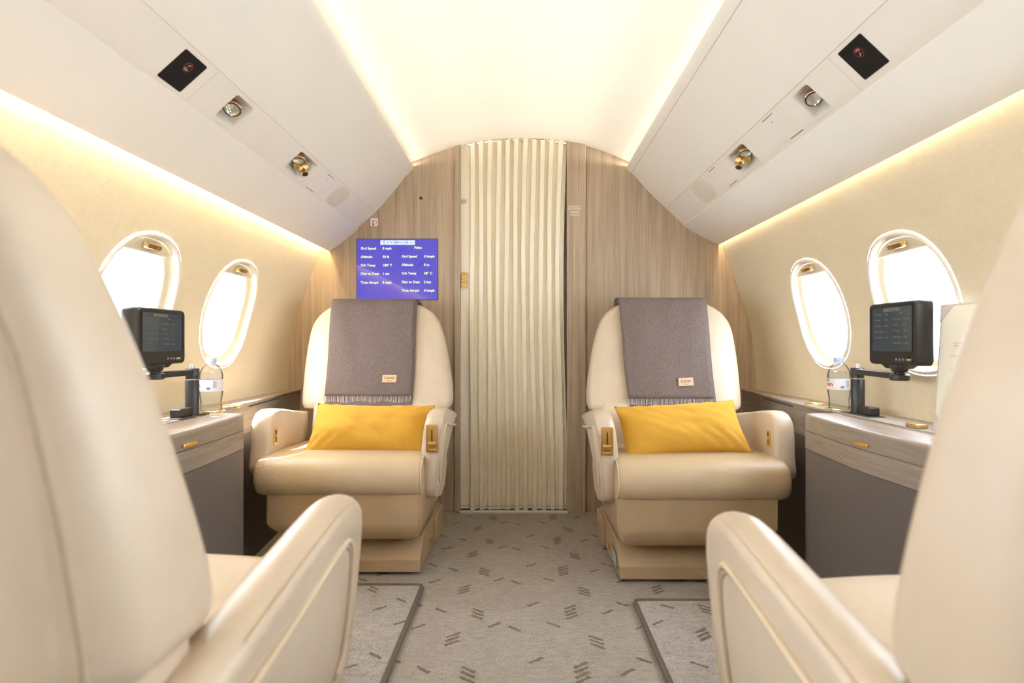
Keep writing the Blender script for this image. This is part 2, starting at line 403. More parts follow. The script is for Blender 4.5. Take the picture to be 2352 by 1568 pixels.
# overhead panels: bin face, service strip, lower valance (each side)
def slope_pt(s, k, t):
    (xa, za), (xb, zb) = LIN[s][k], LIN[s][k + 1]
    return s * (xa + (xb - xa) * t), za + (zb - za) * t
SIDE = {-1: 'left', 1: 'right'}
HOLES = {-1: [(1.487, 1.582), (1.921, 2.080), (.86, .955)], 1: [(1.468, 1.548), (1.899, 2.057), (.85, .945)]}
HA = (.115, .845)
def inward(s):
    (xa, za), (xb, zb) = LIN[s][1], LIN[s][2]; d = Vector((s * (xb - xa), 0, zb - za)).normalized()
    n = Vector((d.z, 0, -d.x)); n = n if n.x * s < 0 else -n
    return d, n      # across the strip (outboard), normal into the cabin
def strip_pt(s, y, t, h=0):
    x, z = slope_pt(s, 1, t); d, n = inward(s); return Vector((x, y, z)) + n * h
for s in (-1, 1):
    (x0, z0), (x1, z1), (x2, z2), (x3, z3) = LIN[s]
    # bin face with its rolled cove lip
    b = MB(); prof = [(x0 + .040, z0 - .030), (x0 + .020, z0 - .012), (x0 + .003, z0 + .002), (x0 - .004, z0 - .002), (x0 - .003, z0 - .008), (x0 + .012, z0 - .0265)]
    for k in range(1, 9):
        t = .07 + .93 * k / 8; bulge = .006 * sin(pi * t)
        prof.append((x0 + (x1 - x0) * t - bulge * .77, z0 + (z1 - z0) * t - bulge * .64))
    prof[-1] = (x1 + .0004, z1 + .0002); prof.append((x1 + .012, z1 + .012))
    b.grid([[(s * x, y, z) for x, z in prof] for y in (YR, 0, 1.5, Y1)])
    struct(b.build('trim_%d' % (1 if s < 0 else 4), M['panel'], angle=30, recalc=False), 'ivory overhead bin face on the %s side of the ceiling' % SIDE[s], 'panel')
    if s > 0:
        Lp, Kp = Vector((x0 + .012, 0, z0 - .0265)), Vector((prof[6][0], 0, prof[6][1])); dv = (Kp - Lp).normalized(); nv = Vector((dv.z, 0, -dv.x)); nv = nv if nv.x < 0 else -nv
        q0, q1 = Lp.lerp(Kp, .38) + nv * .0006, Lp.lerp(Kp, .38) + dv * .0014 + nv * .0006
        bd = MB(); bd.add([q0 + Vector((0, YR, 0)), q0 + Vector((0, Y1, 0)), q1 + Vector((0, Y1, 0)), q1 + Vector((0, YR, 0))], [(0, 1, 2, 3)])
        struct(bd.build('trim_14', M['seam'], recalc=False), 'fine seam along the right bin edge', 'trim')
    # service strip with square holes for the lamp pockets
    st = MB(); ys = sorted({YR, 1.379 if s < 0 else 1.352, Y1} | {v for h in HOLES[s] for v in h}); ts = [0.0, HA[0], HA[1], 1.0]
    for ya, yb in zip(ys, ys[1:]):
        for ta, tb in zip(ts, ts[1:]):
            if ta == HA[0] and any(abs(ya - h[0]) < 1e-6 for h in HOLES[s]): continue
            st.add([strip_pt(s, ya, ta), strip_pt(s, yb, ta), strip_pt(s, yb, tb), strip_pt(s, ya, tb)], [(0, 1, 2, 3)])
    st.grid([[strip_pt(s, YR, .004, .0004), strip_pt(s, Y1, .004, .0004)], [strip_pt(s, YR, .014 if s > 0 else .010, .0004), strip_pt(s, Y1, .014 if s > 0 else .010, .0004)]], False, 1)
    ysm = 1.379 if s < 0 else 1.352
    st.add([strip_pt(s, ysm - .0004, .02, .0004), strip_pt(s, ysm + .0004, .02, .0004), strip_pt(s, ysm + .0004, 1, .0004), strip_pt(s, ysm - .0004, 1, .0004)], [(0, 1, 2, 3)], 1)
    struct(st.build('trim_%d' % (2 if s < 0 else 5), [M['panel2'], M['seam']], smooth=False, recalc=False), 'ivory passenger service strip below the %s overhead bin' % SIDE[s], 'panel')
    # valance, a step proud of the strip, curling round its lower lip
    v = MB(); vp = [(x2 - .001, z2 + .006), (x2 - .0045, z2 - .0015)]
    for k in range(1, 9):
        t = k / 9; vp.append((x2 + (x3 - x2) * t - .003 * sin(pi * t) - .002 * (1 - t), z2 + (z3 - z2) * t - .004 * sin(pi * t) - .002 * (1 - t)))
    vp += [(x3 - .004, z3 + .001), (x3 + .001, z3 - .001), (x3 + .003, z3 + .004), (x3 - .004, z3 + .016), (x3 - .03, z3 + .045)]
    v.grid([[(s * x, y, z) for x, z in vp] for y in (YR, 0, 1.5, Y1)])
    struct(v.build('trim_%d' % (3 if s < 0 else 6), M['panel'], angle=30, recalc=False), 'ivory lower valance above the %s windows' % SIDE[s], 'panel')
    # closing surfaces behind the coves
    bk = MB(); bk.grid([[(s * x, y, z) for x, z in ((.69, 1.70), (.66, 1.64), (x1 + .03, z1 + .06), (x3 - .03, z3 + .12), (.985, 1.42))] for y in (YR, Y1)])
    bk.grid([[(s * x, y, z) for x, z in ((x0 + .038, z0 - .028), (.70, 1.66))] for y in (YR, Y1)])
    struct(bk.build('trim_%d' % (7 if s < 0 else 8), M['ceiling'], smooth=False, recalc=False), 'ivory backing of the %s light cove' % SIDE[s], 'panel')

# side walls with real window openings
WIN_Y = {-1: [-.91, -.40, .11, .62, 1.125, 1.665, 2.195], 1: [-.93, -.42, .09, .60, 1.105, 1.652, 2.167]}
WZ = .958; WE = 2.35; WH, WW = .204, .170
CELL = .245
def wall_build(s):
    top, bot = 0.0, _len[s][-1]
    sc = arc_at_z(s, WZ); sa, sb = sc - .28, sc + .28
    n_s, n_y = 20, 12
    S_ = [sa + (sb - sa) * i / n_s for i in range(n_s + 1)]
    mb = MB(); yprev = YR
    upper = [top + (sa - top) * i / 8 for i in range(9)]; lower = [sb + (bot - sb) * i / 16 for i in range(17)]
    mb.grid([[wallp(s, a, y) for a in upper] for y in (YR, Y1)]); mb.grid([[wallp(s, a, y) for a in lower] for y in (YR, Y1)])
    for yc in WIN_Y[s] + [None]:
        ya = yc - CELL if yc else Y1
        mb.grid([[wallp(s, a, y) for a in S_] for y in (yprev, ya)])
        if not yc: break
        yb = yc + CELL; yprev = yb
        Yl = [ya + (yb - ya) * i / n_y for i in range(n_y + 1)]
        loop = [(y, sa) for y in Yl[:-1]] + [(yb, a) for a in S_[:-1]] + [(y, sb) for y in Yl[::-1][:-1]] + [(ya, a) for a in S_[::-1][:-1]]
        rings = []
        for t in (0, .35, .7, 1):
            r = []
            for (y, a) in loop:
                dy, da = (y - yc), (a - sc); e = WE
                k = (abs(dy / (WW + .012)) ** e + abs(da / (WH + .012)) ** e) ** (-1 / e)
                r.append(wallp(s, a + (sc + da * k - a) * t, y + (yc + dy * k - y) * t))
            rings.append(r)
        mb.loft(rings, 0, False)
    o = mb.build('wall_' + SIDE[s], M['wall'], angle=180, recalc=False)
    struct(o, 'cream woven fabric side wall on the %s with oval windows' % SIDE[s], 'wall')
    return sc
wi = 0
for s in (-1, 1):
    sc = wall_build(s)
    for yc in WIN_Y[s]:
        wi += 1
        vis = yc > 1.4
        def ring(a, b, e, out):
            return [wallp(s, sc + q, yc + p, out) for p, q in superell(72, e, a, b)]
        rim = MB()      # rolled edge of the opening
        rim.loft([ring(WW + .010, WH + .010, WE, -.0005), ring(WW + .006, WH + .006, WE, -.005), ring(WW, WH, WE, -.005), ring(WW - .006, WH - .006, WE, .001), ring(WW - .010, WH - .010, WE, .010)], 0, False)
        w = rim.build('window_%d' % wi, M['rim'], angle=180, recalc=False)
        far = 'far' if yc > 1.9 else 'near' if vis else 'hidden'
        struct(w, '%s cabin window on the %s wall%s' % ('forward oval' if yc > 1.9 else 'second oval' if vis else 'rearward oval', SIDE[s], ' behind the monitor' if 1.4 < yc < 1.9 else ''), 'window')
        rv = MB(); rv.loft([ring(WW - .009, WH - .009, WE, .009), ring(WW - .0098, WH - .0098, WE, .014), ring(WW - .014, WH - .014, WE, .0175), ring(WW - .031, WH - .031, WE, .022), ring(WW - .036, WH - .036, WE, .028), ring(WW - .042, WH - .042, WE, .050)], 0, False)
        rv.build('reveal', M['wall'], w, angle=180, recalc=False)
        pn = MB(); pn.add(ring(WW - .040, WH - .040, WE, .050), [tuple(range(72))]); pn.build('pane', M['pane'], w, recalc=False)
        if vis:
            sh = MB(); n = 14     # edge of the retracted shade, a chord across the top
            chord = -.150
            half = (WW - .014) * (1 - (abs(chord) / (WH - .014)) ** WE) ** (1 / WE)
            lo = [wallp(s, sc + chord, yc - half + 2 * half * i / n, .014) for i in range(n + 1)]
            hi = [wallp(s, sc - (WH - .014) * (1 - (abs(-1 + 2 * i / n) * half / (WW - .012)) ** WE) ** (1 / WE), yc - half + 2 * half * i / n, .014) for i in range(n + 1)]
            sh.grid([lo, hi])
            shade = sh.build('window_shade', M['wall'], w, recalc=False)
            e = MB(); e.tube(lo, .0028, 6); e.build('shade_edge', M['rim'], shade)
            h = MB()
            body = rrect(.070, .019, .008)
            h.loft([[wallp(s, sc - .171 + q * k, yc + p * k2, o) for p, q in body] for k, k2, o in ((1, 1, .014), (1, 1, .004), (.7, .92, -.002))])
            hd = h.build('shade_handle', M['gold'], shade)
            h2 = MB(); h2.loft([[wallp(s, sc - .171 + q, yc - .010 * 1 + p, o) for p, q in rrect(.038, .011, .004)] for o in (-.001, -.0032)]); h2.build('handle_inset', M['brass'], hd)

# bulkhead: panels cut to the section of the cabin
def zmax(x):
    s = -1 if x < 0 else 1; a = abs(x); (x0, z0), (x1, z1), (x2, z2), (x3, z3) = LIN[s]
    if a <= x0 + .02: return interp([(p.x, p.y) for p in arc], x) + .012
    tab = [(x0 + .02, z0 + .03), (x1, z1 + .02), (x2, z2 + .02), (x3, z3 + .02)]
    w = sorted((p.x + .004, p.y) for p in WC[s][:] if p.y > .75)
    if a <= x3: return interp(tab, a)
    return interp([(x3, z3 + .02)] + [q for q in w if q[0] > x3 + .01], a) if a < w[-1][0] else .80
def bulk(name, xa, xb, ya, yb, mat, label, bev=0):
    n = max(2, int((xb - xa) / .02)); xs = [xa + (xb - xa) * i / n for i in range(n + 1)]
    poly = [(xa, 0)] + [(x, zmax(x)) for x in xs] + [(xb, 0)]
    m = MB(); m.prism(poly, ya, yb, lambda p, y: (p[0], y, p[1])); o = m.build(name, mat, smooth=False, bevel=bev, seg=2)
    return struct(o, label, 'wall')
def bulk_poly(m, xa, xb, ya, yb):
    n = max(2, int((xb - xa) / .02)); xs = [xa + (xb - xa) * i / n for i in range(n + 1)]
    poly = [(xa, 0)] + [(x, zmax(x)) for x in xs] + [(xb, 0)]
    m.prism(poly, ya, yb, lambda p, y: (p[0], y, p[1]))
m = MB(); bulk_poly(m, -1.20, -.335, Y1, Y1 + .03); bulk_poly(m, .3265, 1.20, Y1, Y1 + .03)
struct(m.build('wall_front', M['wood'], smooth=False), 'taupe wood bulkhead on both sides of the curtain', 'wall')
bulk('trim_9', -.3335, -.3045, Y1 - .014, Y1 + .05, M['wood'], 'slim wood door post at the left edge of the curtain', .004)
bulk('trim_10', .228, .3225, Y1 - .016, Y1 + .05, M['wood'], 'wide wood door jamb right of the curtain', .003)
b = MB(); b.box(-1.25, 1.25, 2.92, 2.94, -.02, 1.95); b.box(-1.25, 1.25, Y1 + .031, 2.94, 1.93, 1.95)
b.box(-1.25, -1.23, Y1 + .0, 2.94, -.02, 1.95); b.box(1.23, 1.25, Y1 + .0, 2.94, -.02, 1.95); b.box(-1.25, 1.25, Y1 - .02, 2.94, 1.90, 1.95)
b.box(-.3345, -.333, Y1 + .001, Y1 + .03, 0, 1.80); b.box(.3225, .3265, Y1 + .01, Y1 + .03, 0, 1.80)
struct(b.build('wall_doorway', M['ceiling'], smooth=False), 'closed space behind the curtain', 'wall')
b = MB(); b.box(-1.3, 1.3, YR - .02, YR, -.03, 1.95)
struct(b.build('wall_back', M['panel'], smooth=False), 'ivory rear wall of the cabin behind the camera', 'wall')
t = MB(); t.box(-.305, .230, 2.816, 2.832, 0, .0135); t.box(-.305, .230, 2.832, 2.90, 0, .006)
struct(t.build('trim_11', M['sill'], smooth=False, bevel=.002), 'bright metal threshold strip under the curtain', 'trim')

# ------------------------------------------------------------------ curtain
cu = MB(); x0c, x1c = -.3035, .232; nz = 80
npl = 11
def curtain_path(z):
    pts = []; lead = .048
    f = 1 - max(0, (z - 1.55) / .3)
    right = x1c - .020 * sin(pi * min(1, max(0, (z - .3) / 1.6))) + (.018 if z < .5 else 0) * 0
    pts += [(x0c, .0), (x0c + lead * .5, -.001), (x0c + lead, .0)]
    w = (right - x0c - lead) / npl
    for i in range(npl):
        a = x0c + lead + i * w
        sway = .0025 * sin(z * 5 + i * 1.7)
        k = 1.0
        am = max(0, min(1, (1.35 - z) / .9))
        wr = .0022 * sin(z * 62 + i * 2.1) * am; w2 = .0020 * sin(z * 62 + i * 2.1 + 1.9) * am
        pts += [(a + .02 * w + sway * .3, .002), (a + .06 * w + sway, -.019), (a + .52 * w + sway, -.0205), (a + .56 * w + sway * .6, -.002), (a + .76 * w + sway * .3, -.001 + wr + w2 * .6), (a + .96 * w + sway * .3, .001)]
    pts.append((right, .0))
    return pts
rows = []
for j in range(nz + 1):
    t = j / nz; z = .0145 + 1.80 * t
    P = curtain_path(z); r = []
    for i, (x, dy) in enumerate(P):
        topz = zmax(x) - .014 - (.008 if (i - 3) % 6 in (0, 5) else 0) + .006 * sin(i * 1.3)
        zz = .0145 + (topz - .0145) * t + (.002 * sin(i * .9) if j == 0 else 0)
        r.append((x, Y1 + .004 + dy, zz))
    rows.append(r)
cu.grid(rows)
cr = cu.build('curtain', M['curtain'], smooth=False, recalc=False)
sm = cr.modifiers.new('thickness', 'SOLIDIFY'); sm.thickness = .0015
tag(cr, 'cream pleated curtain drawn across the doorway between the two far seats', 'curtain')
hm = MB(); hm.tube([(x, y - .0012, z + .016) for x, y, z in rows[0]], .0009, 5); hm.build('hem_stitching', M['seam'], cr)
hd = MB(); hd.tube([(x0c + .043, Y1 + .0005, .03 + k * .0355) for k in range(50)], .0006, 4); hd.build('edge_stitching', M['patch'], cr)
g = MB(); g.prism(rrect(.028, .079, .003), Y1 - .004, Y1 + .004, lambda p, y: (-.2855 + p[0], y, 1.159 + p[1])); lt = g.build('latch_plate', M['gold'], cr, bevel=.001)
g = MB()
for k in range(4): g.box(-.2985, -.2940, Y1 - .0052, Y1 - .0035, 1.130 + k * .016, 1.137 + k * .016)
g.box(-.295, -.277, Y1 - .0052, Y1 - .0035, 1.189, 1.193); g.build('latch_slot', M['brass'], lt)
def microprint(mb, xa, xb, zc, h, y, n, seed):
    rnd = random.Random(seed)
    for k in range(n):
        x = xa + rnd.uniform(0, .08) * (xb - xa); z = zc + h / 2 - h * k / max(1, n - 1); end = xb - rnd.uniform(0, .2) * (xb - xa)
        while x < end:
            l = rnd.uniform(.002, .006); mb.box(x, min(end, x + l), y - .0004, y, z - .0011, z + .0011); x += l + .0015
g = MB(); microprint(g, -.302, -.271, 1.553, .016, Y1 - .0008, 4, 3); g.build('printed_notice', M['ink'], cr)
g = MB(); microprint(g, .2325, .304, 1.519, .016, Y1 - .0163, 4, 4); microprint(g, .243, .297, 1.490, .018, Y1 - .0163, 4, 5)
tag(g.build('printed_notice', M['white']), 'small white printed notice on the wood jamb right of the curtain', 'notice')
hb = MB(); hx = [-.304 + .532 * i / 20 for i in range(21)]
hb.prism([(x, zmax(x)) for x in hx] + [(x, zmax(x) - .06) for x in hx[::-1]], Y1 + .024, Y1 + .045, lambda p, y: (p[0], y, p[1]))
struct(hb.build('trim_13', M['wood'], smooth=False), 'wood door header behind the curtain top', 'trim')
rail = MB(); rail.tube([(x, Y1 + .014, zmax(x) - .018) for x in [-.30 + .53 * i / 20 for i in range(21)]], .005, 6)
tag(rail.build('curtain_rail', M['steel']), 'thin arched curtain rail along the top of the doorway', 'rail')

# ------------------------------------------------------------------ bulkhead display and placards
INFO = [('Grd Speed', '0 mph', 829, 879, 571), ('Altitude', '50 ft', 829, 879, 590.5), ('OA Temp', '100\u00b0 F', 829, 879, 610), ('Dist to Dest', '1 sm', 829, 879, 629.5), ('True Airspd', '0 mph', 829, 879, 649.5),
        ('', 'Pafos', 923, 952, 569.5), ('Grd Speed', '0 kmph', 923, 974, 589.5), ('Altitude', '0 m', 923, 974, 609), ('OA Temp', '38\u00b0 C', 923, 974, 628.5), ('Dist to Dest', '2 km', 923, 974, 648.5), ('True Airspd', '0 kmph', 923, 974, 668)]
def info_layout(mb, fn, mi=0):
    """lines of the flight display on a unit panel, x 0..1 left to right, y 0..1 upward"""
    for a, v, xa, xv, y in INFO:
        yy = 1 - (y + 2.6 - 550) / 139.0
        for s_, x in ((a, xa), (v, xv)):
            if s_: text(mb, s_, 8.0, lambda tx, ty, x=x, yy=yy: fn((x + tx * 1.02 - 820) / 185.0, yy + ty / 139.0), bold=.22, mi=mi)
def compass(mb_bg, mb_ink, fn, fn2):
    mb_bg.add([fn(.292, .905), fn(.722, .905), fn(.722, .985), fn(.292, .985)], [(0, 1, 2, 3)])
    for k in range(31):
        x = .298 + k * .0139; l = .018 if k % 3 else .026
        for ya, yb in ((.985 - l, .984), (.906, .905 + l)): mb_ink.add([fn2(x, ya), fn2(x + .0035, ya), fn2(x + .0035, yb), fn2(x, yb)], [(0, 1, 2, 3)])
    for s_, x, sz in (('S', .325, 9), ('W', .460, 9), ('N', .603, 9), ('210', .366, 4.5), ('240', .410, 4.5), ('300', .512, 4.5), ('330', .556, 4.5), ('30', .662, 4.5), ('6', .700, 4.5)):
        text(mb_ink, s_, sz, lambda tx, ty, x=x, sz=sz: fn2(x + tx / 185, .945 - sz * .34 / 139 + ty / 139), bold=.1)
sx0, sx1, sz0, sz1 = -.822, -.419, 1.062, 1.364
scr = empty('flight_display', ((sx0 + sx1) / 2, Y1, sz0), 'blue flight information display set in the wood bulkhead above the left far seat', 'screen')
fb = MB(); fb.prism(rrect(sx1 - sx0 + .006, sz1 - sz0 + .006, .003), Y1 - .002, Y1 + .004, lambda p, y: ((sx0 + sx1) / 2 + p[0], y, (sz0 + sz1) / 2 + p[1])); fb.build('frame', M['navy'], scr, smooth=False)
fb = MB(); fb.add([(sx0, Y1 - .0028, sz0), (sx1, Y1 - .0028, sz0), (sx1, Y1 - .0028, sz1), (sx0, Y1 - .0028, sz1)], [(0, 1, 2, 3)]); face = fb.build('screen', M['screen'], scr, recalc=False)
P1 = lambda d: (lambda x, y: (sx0 + x * (sx1 - sx0), Y1 - d, sz0 + y * (sz1 - sz0)))
m = MB(); info_layout(m, P1(.0034)); m.build('lettering', M['stext'], face, smooth=False, recalc=False)
m, m2 = MB(), MB(); compass(m, m2, P1(.0033), P1(.0037)); cs = m.build('compass_strip', M['compass'], face, smooth=False, recalc=False); m2.build('compass_scale', M['cink'], face, smooth=False, recalc=False)
pl = empty('fire_extinguisher_sign', (-.736, Y1, 1.45), 'small white square sign with a red fire extinguisher on the wood bulkhead', 'sign')
m = MB(); m.prism(rrect(.038, .039, .006), Y1 - .0015, Y1, lambda p, y: (-.7355 + p[0], y, 1.4495 + p[1])); m.build('plate', M['white'], pl, smooth=False)
m = MB(); q = lambda x, z: (-.7355 + x, Y1 - .0018, 1.4495 + z)
m.add([q(-.0095, -.0155), q(-.001, -.0155), q(-.001, -.0055), q(-.0095, -.0055)], [(0, 1, 2, 3)])
m.add([q(-.0095, -.0005), q(-.001, -.0005), q(-.001, .003), q(-.004, .0065), q(-.0065, .0065), q(-.0095, .003)], [(0, 1, 2, 3, 4, 5)])
m.add([q(-.007, .0075), q(-.0035, .0075), q(-.0035, .012), q(-.007, .012)], [(0, 1, 2, 3)]); m.add([q(-.003, .0095), q(.007, .009), q(.007, .012), q(-.003, .0105)], [(0, 1, 2, 3)])
m.add([q(.0105, -.008), q(.0122, -.008), q(.0122, .008), q(.0105, .008)], [(0, 1, 2, 3)]); m.build('pictogram', M['red'], pl, smooth=False, recalc=False)
m = MB(); m.lathe([(.0072, 0), (.0072, .003), (.004, .0045)], (-.5015, Y1, 1.570), 20, (0, -1, 0)); tag(m.build('camera_lens', M['black']), 'tiny round black lens in the wood bulkhead above the blue display', 'lens')

# ------------------------------------------------------------------ overhead units
def axis_frame(s):
    d, n = inward(s); return d, n
def strip_w(s):
    (xa, za), (xb, zb) = LIN[s][1], LIN[s][2]; return sqrt((xb - xa) ** 2 + (zb - za) ** 2)
def lamp_head(parent, s, c, dirv, r, mats):
    h = MB(); dirv = Vector(dirv).normalized(); c = Vector(c)
    h.lathe([(.006, -.030), (r * .55, -.026), (r * .9, -.012), (r, 0), (r, .006), (r * .93, .008)], c, 28, dirv)
    o = h.build('lamp_head', M['rosegold'], parent)
    k = MB(); k.lathe([(r * .92, .0075), (r * .92, .0095), (r * .80, .0098)], c, 28, dirv, cap=True); k.build('lens_ring', M['black'], o)
    k = MB(); k.lathe([(r * .80, .0096), (r * .55, .0125), (r * .2, .0145), (.001, .0148)], c, 28, dirv); k.build('lens', M['lens'], o)
    k = MB(); n_ = inward(s)[1]; k.tube([c - dirv * .026, c - dirv * .040 - n_ * .004, c - n_ * .048 - dirv * .03], .008, 12); k.lathe([(.013, 0), (.013, .006), (.009, .010)], c - dirv * .04 - n_ * .03, 16, n_); k.build('stem', M['gold'], o)
def pocket_unit(s, hole, kind, label):
    ya, yb = hole; d, n = inward(s); w = strip_w(s); yc = (ya + yb) / 2; tc = (HA[0] + HA[1]) / 2
    root = empty('reading_light' if kind == 'lamp' else 'lamp_and_air_vent', strip_pt(s, yc, tc), label, 'reading light', 'overhead lamp pockets')
    p = MB(); hy, hd = (yb - ya) / 2, w * (HA[1] - HA[0]) / 2
    c0 = strip_pt(s, yc, tc)
    def rr(ky, kd, h, r, off=0):
        return [c0 + Vector((0, 1, 0)) * (a * ky + off) + d * (b * kd) + n * h for a, b in rrect(2 * hy, 2 * hd, min(r, hy * .95, hd * .95), 5)]
    p.loft([rr(1.10, 1.13, .0004, .004), rr(1.08, 1.10, .0012, .008), rr(.99, .99, .0006, .010), rr(.92, .92, -.006, .010), rr(.80, .70, -.030, .010, .006), rr(.70, .58, -.042, .012, .008)], 0, False)
    p.f.append(tuple(range(len(p.v) - 24, len(p.v)))); p.m.append(0)
    p.build('pocket', M['panel2'], root, recalc=False)
    down = Vector((0, -.35, -1))
    if kind == 'lamp':
        lamp_head(root, s, c0 - n * .010 + d * (-.004) + Vector((0, -.006, 0)), Vector((-s * .25, -.55, -.9)), .0235, None)
    else:
        lamp_head(root, s, c0 - n * .012 - d * .012 + Vector((0, -.032, 0)), Vector((-s * .1, -.25, -.95)), .0235, None)
        cc = c0 - n * .010 + d * .0 + Vector((0, .034, 0))
        a = MB(); a.lathe([(.026, -.022), (.026, -.017), (.021, -.014)], cc, 24, n); a.lathe([(.006, -.022), (.016, -.018), (.0205, -.008), (.0205, .002), (.016, .011), (.012, .016)], cc, 24, n)
        av = a.build('air_nozzle', M['gold'], root)
        a = MB(); dv = Vector((-s * .35, -.35, -.9)).normalized(); a.lathe([(.0125, .012), (.0125, .030), (.0105, .031)], cc, 12, dv); a.build('nozzle_tip', M['gold'], av)
        a = MB(); a.lathe([(.0098, .0305), (.0098, .0316)], cc, 12, dv); a.build('nozzle_opening', M['black'], av)
LAB = {(-1, 0): 'single gold reading lamp in the left service strip beside the no smoking sign', (-1, 1): 'gold lamp with air nozzle in the left service strip near the bulkhead',
       (-1, 2): 'lamp pocket cut by the top left corner of the photo', (1, 0): 'single gold reading lamp in the right service strip beside the no smoking sign',
       (1, 1): 'gold lamp with air nozzle in the right service strip near the bulkhead', (1, 2): 'lamp pocket beyond the right no smoking sign'}
for s in (-1, 1):
    for i, h in enumerate(HOLES[s]):
        if (s, i) == (1, 2): continue
        pocket_unit(s, h, 'vent' if i == 1 else 'lamp', LAB[(s, i)])
# the pocket hole without a lamp on the right is out of frame; close it
cl = MB(); h = HOLES[1][2]; cl.add([strip_pt(1, h[0], HA[0], .0), strip_pt(1, h[1], HA[0], .0), strip_pt(1, h[1], HA[1], .0), strip_pt(1, h[0], HA[1], .0)], [(0, 1, 2, 3)])
struct(cl.build('trim_12', M['panel2'], recalc=False), 'blank cover in the right service strip', 'panel')
def plate_on_strip(mb, s, y0, y1, t0, t1, r, h0, h1, mi=0):
    d, n = inward(s); w = strip_w(s); c0 = strip_pt(s, (y0 + y1) / 2, (t0 + t1) / 2)
    mb.loft([[c0 + Vector((0, a, 0)) + d * b + n * h for a, b in rrect(y1 - y0, w * (t1 - t0), r, 4)] for h in (h0, h1)], mi); return c0, d, n
for s, (y0, y1, t0, t1) in ((-1, (1.259, 1.344, .12, .87)), (1, (1.234, 1.322, .10, .82))):
    root = empty('no_smoking_sign', strip_pt(s, (y0 + y1) / 2, .5), 'black square no smoking sign in the %s overhead strip' % SIDE[s], 'sign', 'no smoking signs')
    p = MB(); c0, d, n = plate_on_strip(p, s, y0, y1, t0, t1, .004, -.004, .0012); p.build('sign_face', M['black2'], root, bevel=.0006)
    # pictogram: ring, bar, cigarette and smoke, towards the inboard edge
    cc = c0 + n * .0017 - d * .014 + Vector((0, .0 if s < 0 else -.004, 0))
    e1 = Vector((0, 1, 0)); e2 = d * (1 if s < 0 else -1)
    def ppt(x, y): return cc + e1 * y * -1 + e2 * x
    R = .0128
    m = MB(); m.grid([[ppt(r * cos(2 * pi * k / 32), r * sin(2 * pi * k / 32)) for k in range(32)] for r in (R * .84, R)], True)
    m.add([ppt(*v) for v in ((-.0095, .0083), (-.0083, .0095), (.0095, -.0083), (.0083, -.0095))], [(0, 1, 2, 3)]); m.build('ban_ring', M['dred'], root, smooth=False, recalc=False)
    m = MB(); m.add([ppt(*v) for v in ((-.0075, -.0045), (-.0022, .0008), (-.0036, .0022), (-.0089, -.0031))], [(0, 1, 2, 3)])
    sm_ = [(.002, .0035), (.0045, .006), (.008, .0045), (.0075, .001), (.0055, -.001), (.0075, -.003), (.0055, -.0055)]
    for a, b in zip(sm_, sm_[1:]):
        a, b = Vector(a), Vector(b); tt = (b - a).normalized() * .0008; nn = Vector((-tt.y, tt.x)); m.add([ppt(*(a - tt - nn)), ppt(*(b + tt - nn)), ppt(*(b + tt + nn)), ppt(*(a - tt + nn))], [(0, 1, 2, 3)])
    m.build('cigarette', M['smoke'], root, smooth=False, recalc=False)
def outline(mb, s, y0, y1, t0, t1, r, th, h=.0006):
    d, n = inward(s); w = strip_w(s); c0 = strip_pt(s, (y0 + y1) / 2, (t0 + t1) / 2)
    P = rrect(y1 - y0, w * (t1 - t0), r, 5)
    mb.loft([[c0 + Vector((0, a * (1 + 2 * k / (y1 - y0)), 0)) + d * (b * (1 + 2 * k / (w * (t1 - t0)))) + n * h for a, b in P] for k in (0, th)], 0, False)
for s, y0, y1, t0, t1, lab in ((-1, 2.129, 2.252, .115, .89, 'flush ivory access door in the left strip beside the speaker'), (1, 1.613, 1.738, .085, .845, 'flush ivory access door in the right strip between the two lamps'), (1, 2.112, 2.233, .095, .85, 'flush ivory access door in the right strip beside the speaker')):
    m = MB(); plate_on_strip(m, s, y0, y1, t0, t1, .008, -.003, .0007); dr = m.build('access_door', M['panel2'], bevel=.0004); tag(dr, lab, 'panel', 'flush ivory access doors')
    m = MB(); d, n = inward(s)
    yy = [y0 + .01, y0 + .07]
    for tt, dy in ((t1, 1), (t0, -1)):
        a, b = (y1 - .075, y1 - .008) if (tt == t0) else (y0 + .004, y0 + .08)
        m.add([strip_pt(s, a, tt - .008, .0011), strip_pt(s, b, tt - .008, .0011), strip_pt(s, b, tt + .008, .0011), strip_pt(s, a, tt + .008, .0011)], [(0, 1, 2, 3)])
    m.build('door_gap', M['black'], dr, smooth=False, recalc=False)
    m = MB(); m.lathe([(.0018, 0), (.0018, .0004)], strip_pt(s, (y0 + y1) / 2 + .02, .25, .0008), 10, n); m.build('release_hole', M['black'], dr)
